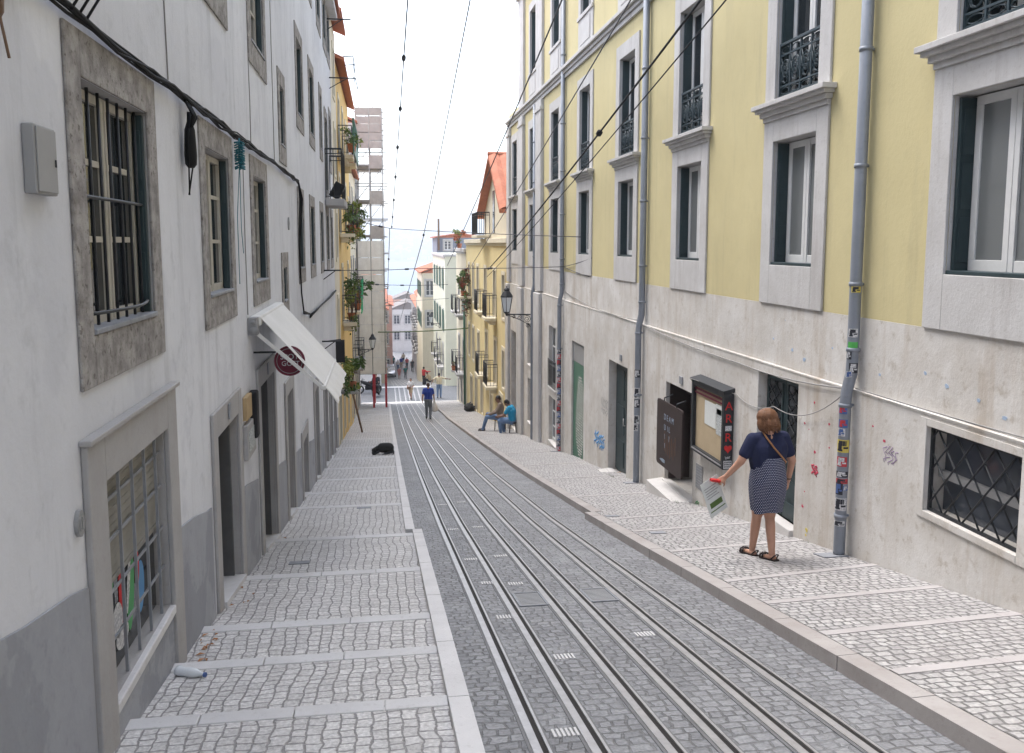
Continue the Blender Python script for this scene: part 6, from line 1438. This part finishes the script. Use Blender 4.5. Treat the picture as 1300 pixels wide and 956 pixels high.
# two men sitting by the wall
SIT = dict(pel=(0, .02, .50), chest=(0, -.02, .86), neck=(0, .03, 1.02), head=(0, .08, 1.17), ls=(-.185, .0, .99), rs=(.185, .0, .99), lh=(-.09, .05, .50), rh=(.09, .05, .50), lk=(-.13, .46, .52), rk=(.13, .46, .52), la=(-.12, .50, .085), ra=(.12, .44, .085), le=(-.25, .12, .74), re=(.25, .12, .74), lw=(-.12, .36, .64), rw=(.12, .36, .64))
def chair(loc, th, lab):
    t = local_thing('cafe_chair', loc, lab, 'chair', 'seats by the wall', th)
    b = MB(); b.box(-.2, .2, -.2, .2, .40, .425, .01); b.build('seat', 'wood', t)
    for x in (-.18, .18):
        for y in (-.18, .18): b = MB(); b.tube([(x, y, .40), (x * 1.1, y * 1.1, .0)], .012, 6); b.build('leg', 'iron', t)
    b = MB(); b.box(-.19, .19, -.22, -.20, .62, .80, .01); b.tube([(-.18, -.19, .40), (-.18, -.21, .8)], .012, 6); b.tube([(.18, -.19, .40), (.18, -.21, .8)], .012, 6); b.build('backrest', 'wood', t)
sx_, sy_ = 4.18, 31.0; sz = zp(sy_)
chair((sx_, sy_, sz), math.radians(80), 'wooden chair with thin metal legs under the man in the taupe shirt')
person((sx_, sy_, sz - .02), math.radians(80), 'man in taupe shirt sitting sideways on a chair by the right wall',
    dict(SIT, lk=(-.15, .48, .54), la=(-.16, .62, .085), rk=(.16, .46, .58), ra=(.10, .62, .085), face=(-.1, 1, -.1), lw=(-.10, .42, .62), rw=(.06, .34, .60)), 'skin_dark', 1.72, [('shirt', 'taupe_cloth', 1.2), ('trousers', 'denim')], ('hair_black', 'short'), .012, 1.05)
kx, ky = 4.44, 29.6; kz = zp(ky)
t = local_thing('stool', (kx, ky, kz), 'low stool under the man in the cyan shirt', 'stool', 'seats by the wall')
b = MB(); b.lathe([(0, .36), (.17, .36), (.18, .385), (.17, .40), (0, .40)], n=16); b.build('seat', 'dark_wood', t)
for a in (.6, 2.2, 3.8, 5.4): b = MB(); b.tube([(.11 * math.cos(a), .11 * math.sin(a), .37), (.17 * math.cos(a), .17 * math.sin(a), 0)], .016, 6); b.build('leg', 'dark_wood', t)
person((kx, ky, kz - .08), math.radians(66), 'man in cyan shirt hunched forward on a low stool by the right wall',
    dict(SIT, chest=(0, .04, .84), neck=(0, .12, 1.00), head=(0, .22, 1.11), ls=(-.185, .10, .97), rs=(.185, .10, .97), face=(.25, 1, -.55), le=(-.25, .26, .71), re=(.25, .26, .71), lw=(-.08, .52, .64), rw=(.08, .52, .62), lk=(-.15, .44, .50), rk=(.15, .44, .50), la=(-.12, .40, .085), ra=(.14, .36, .085)), 'skin_dark', 1.72, [('shirt', 'cyan_cloth', .6), ('trousers', 'denim')], ('hair_black', 'short'), .012, 1.08, shoes='white_cloth')
# people on and beside the tracks
WALK = dict(lk=(-.09, .10, .50), la=(-.09, .10, .085), rk=(.09, .03, .50), ra=(.09, -.20, .10), le=(-.25, -.08, 1.11), re=(.25, .02, 1.11), lw=(-.27, .02, .87), rw=(.27, .16, .89))
t, V, s = person((2.08, 41.3, zr(41.3)), math.radians(-4), 'man in royal blue T-shirt walking away along the tracks with a white bag', WALK, 'skin', 1.76, [('shirt', 'blue_cloth', .6), ('trousers', 'grey_denim')], ('hair_brown', 'short'), .014, 1.12)
p = Vector((2.08, 41.3, zr(41.3))) + Vector((.30, .16, .60))
b = MB(); b.smooth = True; b.loft([[(p.x + r * 1.1 * math.cos(a) * (1 + .12 * math.sin(3 * a)), p.y + r * .7 * math.sin(a), p.z + z) for a in [i * 2 * PI / 14 for i in range(14)]] for z, r in ((.22, .02), (.12, .06), (0, .13), (-.15, .17), (-.25, .15), (-.29, .06))])
b.tube([(p.x - .04, p.y, p.z + .14), (p.x - .03, p.y, p.z + .25), (p.x + .02, p.y, p.z + .26), (p.x + .04, p.y, p.z + .14)], .012, 5); tag(b.build('carrier_bag', 'plastic_bag'), 'white plastic carrier bag in the hand of the man in royal blue', 'bag')
FR = PI
person((3.66, 58.0, zr(58)), math.radians(-8), 'man in pale yellow shirt and jeans standing with arms out at the cross street', dict(le=(-.42, .0, 1.22), lw=(-.50, .10, 1.0), re=(.45, .02, 1.30), rw=(.66, .10, 1.27)), 'skin_dark', 1.72, [('shirt', 'cream_cloth', .62), ('trousers', 'denim')], ('hair_black', 'short'), .016, 1.1)
person((1.75, 57.8, zr(57.8)), math.radians(150), 'boy in white top and khaki shorts walking up the tracks at the cross street', dict(WALK, lw=(-.16, .22, .98), rw=(.2, .25, 1.0)), 'skin', 1.42, [('shirt', 'white_cloth', .7), ('shorts', 'khaki_cloth')], ('hair_brown', 'short'), .014, 1.1)
b = MB(); b.T = Matrix.Translation((1.62, 57.55, zr(57.6) + .80)); b.box(-.13, .13, -.06, .06, -.10, .10, .04); b.tube([(-.1, 0, .1), (.0, .1, .38), (.12, 0, .1)], .012, 5); tag(b.build('shoulder_bag', 'wood'), 'small brown shoulder bag carried by the boy in the white top', 'bag')
person((3.05, 67.2, zr(67.2)), math.radians(-60), 'person in red top and dark trousers by the wall just past the cross street', dict(le=(-.30, .1, 1.15), lw=(-.34, .32, 1.2), re=(.40, .1, 1.28), rw=(.5, .32, 1.30)), 'skin_dark', 1.5, [('shirt', 'red_cloth', 1.2), ('trousers', 'dark_cloth')], ('hair_black', 'short'), .018, 1.05, shoes='white_cloth')
person((3.55, 67.0, zr(67)), math.radians(70), 'person in beige top and dark trousers crouching beside the one in red', dict(SIT, pel=(0, .02, .40), chest=(0, .12, .76), neck=(0, .2, .90), head=(0, .28, 1.04), ls=(-.18, .17, .87), rs=(.18, .17, .87), lh=(-.09, .05, .40), rh=(.09, .05, .40), le=(-.24, .33, .66), re=(.24, .33, .66), lw=(-.1, .5, .66), rw=(.1, .5, .66)), 'skin_dark', 1.6, [('shirt', 'khaki_cloth', .6), ('trousers', 'dark_cloth')], ('hair_black', 'short'), .018, 1.05, shoes='white_cloth')
CG = 'passers-by near the bottom of the street'
for (x, y, th, lab, h, c1, c2, sk_) in (
    (2.86, 117.5, PI, 'far passer-by in teal top and dark blue trousers in the middle of the street', 1.72, 'teal_cloth', 'grey_denim', 'skin'),
    (2.02, 117.3, PI, 'far passer-by in pink top and pink shorts beside the one in teal', 1.62, 'pink_cloth', 'pink_cloth', 'skin'),
    (3.35, 128, 0, 'far passer-by in dark red top by the right houses', 1.75, 'red_cloth', 'dark_cloth', 'skin_dark'),
    (4.05, 125, 0, 'far passer-by all in black by the right houses', 1.78, 'dark_cloth', 'dark_cloth', 'skin'),
    (2.0, 126, 0, 'far passer-by in white shirt and blue jeans behind the one in pink', 1.7, 'white_cloth', 'denim', 'skin'),
    (2.55, 129, PI, 'far passer-by in navy shirt and beige trousers behind the one in teal', 1.75, 'blue_cloth', 'khaki_cloth', 'skin_dark'),
    (1.4, 131, 0, 'far passer-by in green shirt and dark trousers behind the silver car', 1.7, 'teal_cloth', 'dark_cloth', 'skin'),
    (.45, 130, 0, 'far passer-by in black top and brown trousers behind the silver car', 1.75, 'dark_cloth', 'taupe_cloth', 'skin'),
    (3.0, 135, 0, 'far passer-by in pale shirt and dark trousers near the end house', 1.72, 'cream_cloth', 'dark_cloth', 'skin'),
    (-.2, 133, PI, 'far passer-by in blue shirt by the pink house', 1.75, 'blue_cloth', 'dark_cloth', 'skin_dark')):
    person((x, y, zr(y)), th, lab, WALK, sk_, h, [('shirt', c1, .6), ('trousers' if c2 != 'pink_cloth' else 'shorts', c2)], (rng.choice(['hair_black', 'hair_brown']), 'short'), .022, 1.08, CG)

# black dog asleep on the left pavement
dx_, dy_ = -.02, 23.7; dz = zl(dy_)
bm = bmesh.new()
def d(x, y, z): return (dx_ + x * .88, dy_ + y, dz + z * 1.3)
capsule(bm, d(.12, .0, .13), .15, d(-.08, .03, .13), .14, 12); capsule(bm, d(-.12, .03, .12), .10, d(-.25, .02, .105), .085, 12)      # trunk lying
capsule(bm, d(.16, .02, .11), .115, d(.21, -.08, .08), .07); capsule(bm, d(-.2, .02, .12), .09, d(-.30, -.03, .11), .065)             # haunch, neck
ellip(bm, d(-.33, -.06, .10), (.07, .065, .065)); capsule(bm, d(-.36, -.09, .08), .038, d(-.38, -.16, .06), .026)
for q in (-.035, .035): capsule(bm, d(-.31, -.05 + q * 1.2, .14), .022, d(-.295, -.06 + q * 2.2, .10), .014, 8)
capsule(bm, d(-.20, -.06, .06), .04, d(-.33, -.13, .03), .028); capsule(bm, d(-.30, -.13, .03), .028, d(-.36, -.14, .025), .024)
capsule(bm, d(-.2, .09, .06), .04, d(-.34, .08, .03), .026); capsule(bm, d(.2, -.09, .07), .05, d(.06, -.15, .04), .03); capsule(bm, d(.06, -.15, .04), .03, d(-.05, -.16, .025), .024)
capsule(bm, d(.24, .0, .08), .03, d(.30, -.08, .035), .02); capsule(bm, d(.30, -.08, .035), .02, d(.24, -.20, .025), .012)
me = melt(bm, .009, 3, 'dog'); me.materials.append(MATS['dog_fur']); o = bpy.data.objects.new('dog', me); C.objects.link(o); tag(o, 'black dog lying asleep on the left pavement at the kerb', 'dog')
# motorcycles under the scaffolding with a rider
def motorcycle(loc, th, lab):
    t = local_thing('motorcycle', loc, lab, 'motorcycle', 'motorcycles under the scaffolding', th)
    for y in (-.62, .62):
        b = MB(); b.tube([(0, y + .26 * math.cos(a), .30 + .26 * math.sin(a)) for a in [i * 2 * PI / 20 for i in range(21)]], .055, 8); w_ = b.build('wheel', 'rubber', t)
        b = MB(); b.tube([(-.03, y, .30), (.03, y, .30)], .07, 10)
        for k in range(6): a = k * PI / 3; b.tube([(0, y, .30), (0, y + .24 * math.cos(a), .3 + .24 * math.sin(a))], .012, 4)
        b.build('rim', 'steel_rail', w_)
    b = MB(); b.smooth = True; b.loft([[(w_ * math.cos(a), y, z + h * math.sin(a)) for a in [i * 2 * PI / 12 for i in range(12)]] for y, z, w_, h in ((-.75, .72, .03, .03), (-.5, .68, .12, .1), (-.1, .62, .15, .16), (.2, .72, .17, .15), (.42, .8, .12, .12), (.52, .85, .05, .06))]); b.box(-.13, .13, -.25, .25, .26, .55, .05); b.build('body', 'black', t)
    b = MB(); b.box(-.13, .13, -.62, .02, .76, .85, .035); b.build('seat', 'dark_cloth', t)
    b = MB(); b.tube([(-.36, .32, 1.02), (-.12, .45, 1.0), (.12, .45, 1.0), (.36, .32, 1.02)], .018, 6); b.tube([(0, .45, 1.0), (0, .62, .3)], .04, 7); b.build('handlebar', 'iron', t)
    b = MB(); b.tube([(0, .52, .88), (0, .62, .87)], .08, 10); b.build('headlight', 'glass_dark', t)
motorcycle((-.55, 59.5, zr(59.5) + .02), math.radians(165), 'black motorcycle ridden up the cross street below the scaffolding')
motorcycle((-1.1, 61.0, zr(61) + .02), math.radians(100), 'black motorcycle parked at the far side of the cross street')
person((-.55, 59.45, zr(59.5) + .28), math.radians(165), 'rider all in black sitting on the motorcycle below the scaffolding', dict(SIT, lk=(-.2, .4, .5), rk=(.2, .4, .5), la=(-.2, .25, .15), ra=(.2, .25, .15), lw=(-.3, .40, .78), rw=(.3, .40, .78)), 'skin', 1.75, [('shirt', 'dark_cloth', 1.2), ('trousers', 'dark_cloth')], ('hair_black', 'short'), .016, 1.1)
# silver car coming up the street
t = local_thing('silver_car', (.80, 121, zr(121)), 'small silver car at the far left end of the street', 'car', None, PI)
S_ = [(-1.95, .45, .62, .70), (-1.9, .30, .72, .78), (-1.5, .22, .84, .80), (-.9, .22, .92, .82), (0, .22, .95, .83), (.9, .22, .92, .82), (1.5, .24, .80, .80), (1.88, .32, .66, .76), (1.95, .42, .58, .68)]
b = MB(); b.smooth = True
b.loft([[(-w_, y, z0), (-w_ * 1.0, y, (z0 + z1) / 2), (-w_ * .93, y, z1 - .04), (-w_ * .8, y, z1), (w_ * .8, y, z1), (w_ * .93, y, z1 - .04), (w_, y, (z0 + z1) / 2), (w_, y, z0)] for y, z0, z1, w_ in S_]); bd = b.build('body', 'silver_car', t)
b = MB(); b.loft([[(-.72, -1.75, .82), (-.74, .95, .88), (.74, .95, .88), (.72, -1.75, .82)], [(-.58, -1.35, 1.40), (-.6, .25, 1.42), (.6, .25, 1.42), (.58, -1.35, 1.40)]]); b.build('cabin_glass', 'glass_dark', bd)
b = MB(); b.box(-.6, .6, -1.4, .3, 1.395, 1.45, .03)
for x in (-1, 1): b.tube([(x * .73, .93, .88), (x * .6, .26, 1.42)], .035, 5); b.tube([(x * .73, -1.72, .84), (x * .59, -1.36, 1.41)], .045, 5); b.tube([(x * .735, -.4, .86), (x * .60, -.45, 1.41)], .035, 5)
b.build('roof', 'silver_car', bd)
for x in (-.74, .74):
    for y in (-1.2, 1.22):
        b = MB(); b.tube([(x - .09, y, .30), (x + .09, y, .30)], .30, 18); w_ = b.build('wheel', 'rubber', t)
        b = MB(); b.tube([(x - .1, y, .30), (x + .1, y, .30)], .18, 12); b.build('rim', 'steel_rail', w_)
for x in (-.55, .55): b = MB(); b.box(x - .14, x + .14, 1.88, 1.955, .52, .66, .03); b.build('headlight', 'blue_lamp_glass', t)
b = MB(); b.box(-.32, .32, 1.93, 1.97, .40, .52, .01); b.build('grille', 'black', t)
b = MB(); b.box(-.26, .26, 1.955, 1.985, .30, .38, .006); b.build('number_plate', 'sticker_white', t)

# ------------------------------------------------------------------ ground, river, far shore, air
def ground_z(x, y):
    if y < 150: return zr(min(y, 150)) - .25 if y > -40 else 6.5
    if y < 340: f = (y - 150) / 190; return -17.5 - 27 * f * f * (3 - 2 * f)
    if y < 2280: return -49
    f = min(1, (y - 2280) / 260); n = mnoise.noise(Vector((x * .004, y * .004, 3))) * 16 + mnoise.noise(Vector((x * .015, y * .012, 7))) * 7
    return -49 + (58 + n + 14 * math.sin(x * .006 + 1)) * f ** .8 + min(1, max(0, (y - 2600) / 500)) * 10
b = MB(); ys = [-60, -40, -14, 0, 10, 22, 31, 42, 56, 64, 80, 100, 117, 140, 150] + [150 + 19 * i for i in range(1, 11)] + [500, 1200, 2000, 2260] + [2280 + 18 * i for i in range(20)] + [2700, 2900, 3200]
xs = [-1400, -900, -600, -420, -300, -200, -120, -60, -30, -12, 12, 30, 60, 120] + [120 + 22 * i for i in range(1, 36)] + [950, 1100, 1400, 1900, 2400]
nx = len(xs)
b.smooth = True
b.add([(x, y, ground_z(x, y)) for y in ys for x in xs], [(j * nx + i, j * nx + i + 1, (j + 1) * nx + i + 1, (j + 1) * nx + i) for j in range(len(ys) - 1) for i in range(nx - 1)])
b.m = [1 if ys[k // (nx - 1)] >= 2260 else 0 for k in range(len(b.f))]
struct(b.build('ground', ['ground_earth', 'hill_green']))
b = MB(); b.quad((-1400, 300, -46), (2400, 300, -46), (2400, 2420, -46), (-1400, 2420, -46)); struct(b.build('river', 'river_water'))
# wooded clumps and small pale houses along the far shore
b = MB()
for k in range(700):
    x = rng.uniform(-150, 420); y = rng.uniform(2300, 2620); z = ground_z(x, y); r = rng.uniform(5, 12)
    b.smooth = True; n = 6; b.loft([[(x + r * rr * math.cos(a + k) * rng.uniform(.8, 1.2), y + r * rr * math.sin(a + k), z + r * h) for a in [i * 2 * PI / n for i in range(n)]] for h, rr in ((-.2, .7), (.3, 1), (.8, .75), (1.1, .2))])
tag(b.build('shore_trees', 'hill_green'), 'woods along the far shore of the river', 'trees', kind='stuff')
b = MB()
for k in range(260):
    x = rng.uniform(-150, 420); y = rng.uniform(2300, 2600); z = ground_z(x, y); w_ = rng.uniform(5, 12); b.box(x - w_, x + w_, y - 5, y + 5, z - 3, z + rng.uniform(5, 12))
tag(b.build('shore_houses', 'far_white_plaster'), 'pale houses scattered along the far shore of the river', 'houses', kind='stuff')
if HAZE > 0:
    m = bpy.data.materials.new('haze'); m.use_nodes = True; t_ = m.node_tree; t_.nodes.remove(t_.nodes['Principled BSDF'])
    pv = t_.nodes.new('ShaderNodeVolumePrincipled'); pv.inputs['Density'].default_value = HAZE; pv.inputs['Color'].default_value = (.90, .95, 1, 1); pv.inputs['Anisotropy'].default_value = .0
    t_.links.new(pv.outputs[0], t_.nodes['Material Output'].inputs['Volume']); MATS['haze'] = m
    b = MB(); b.box(-1500, 2500, -70, 3300, -52, 70); o = tag(b.build('haze', 'haze'), kind='stuff')
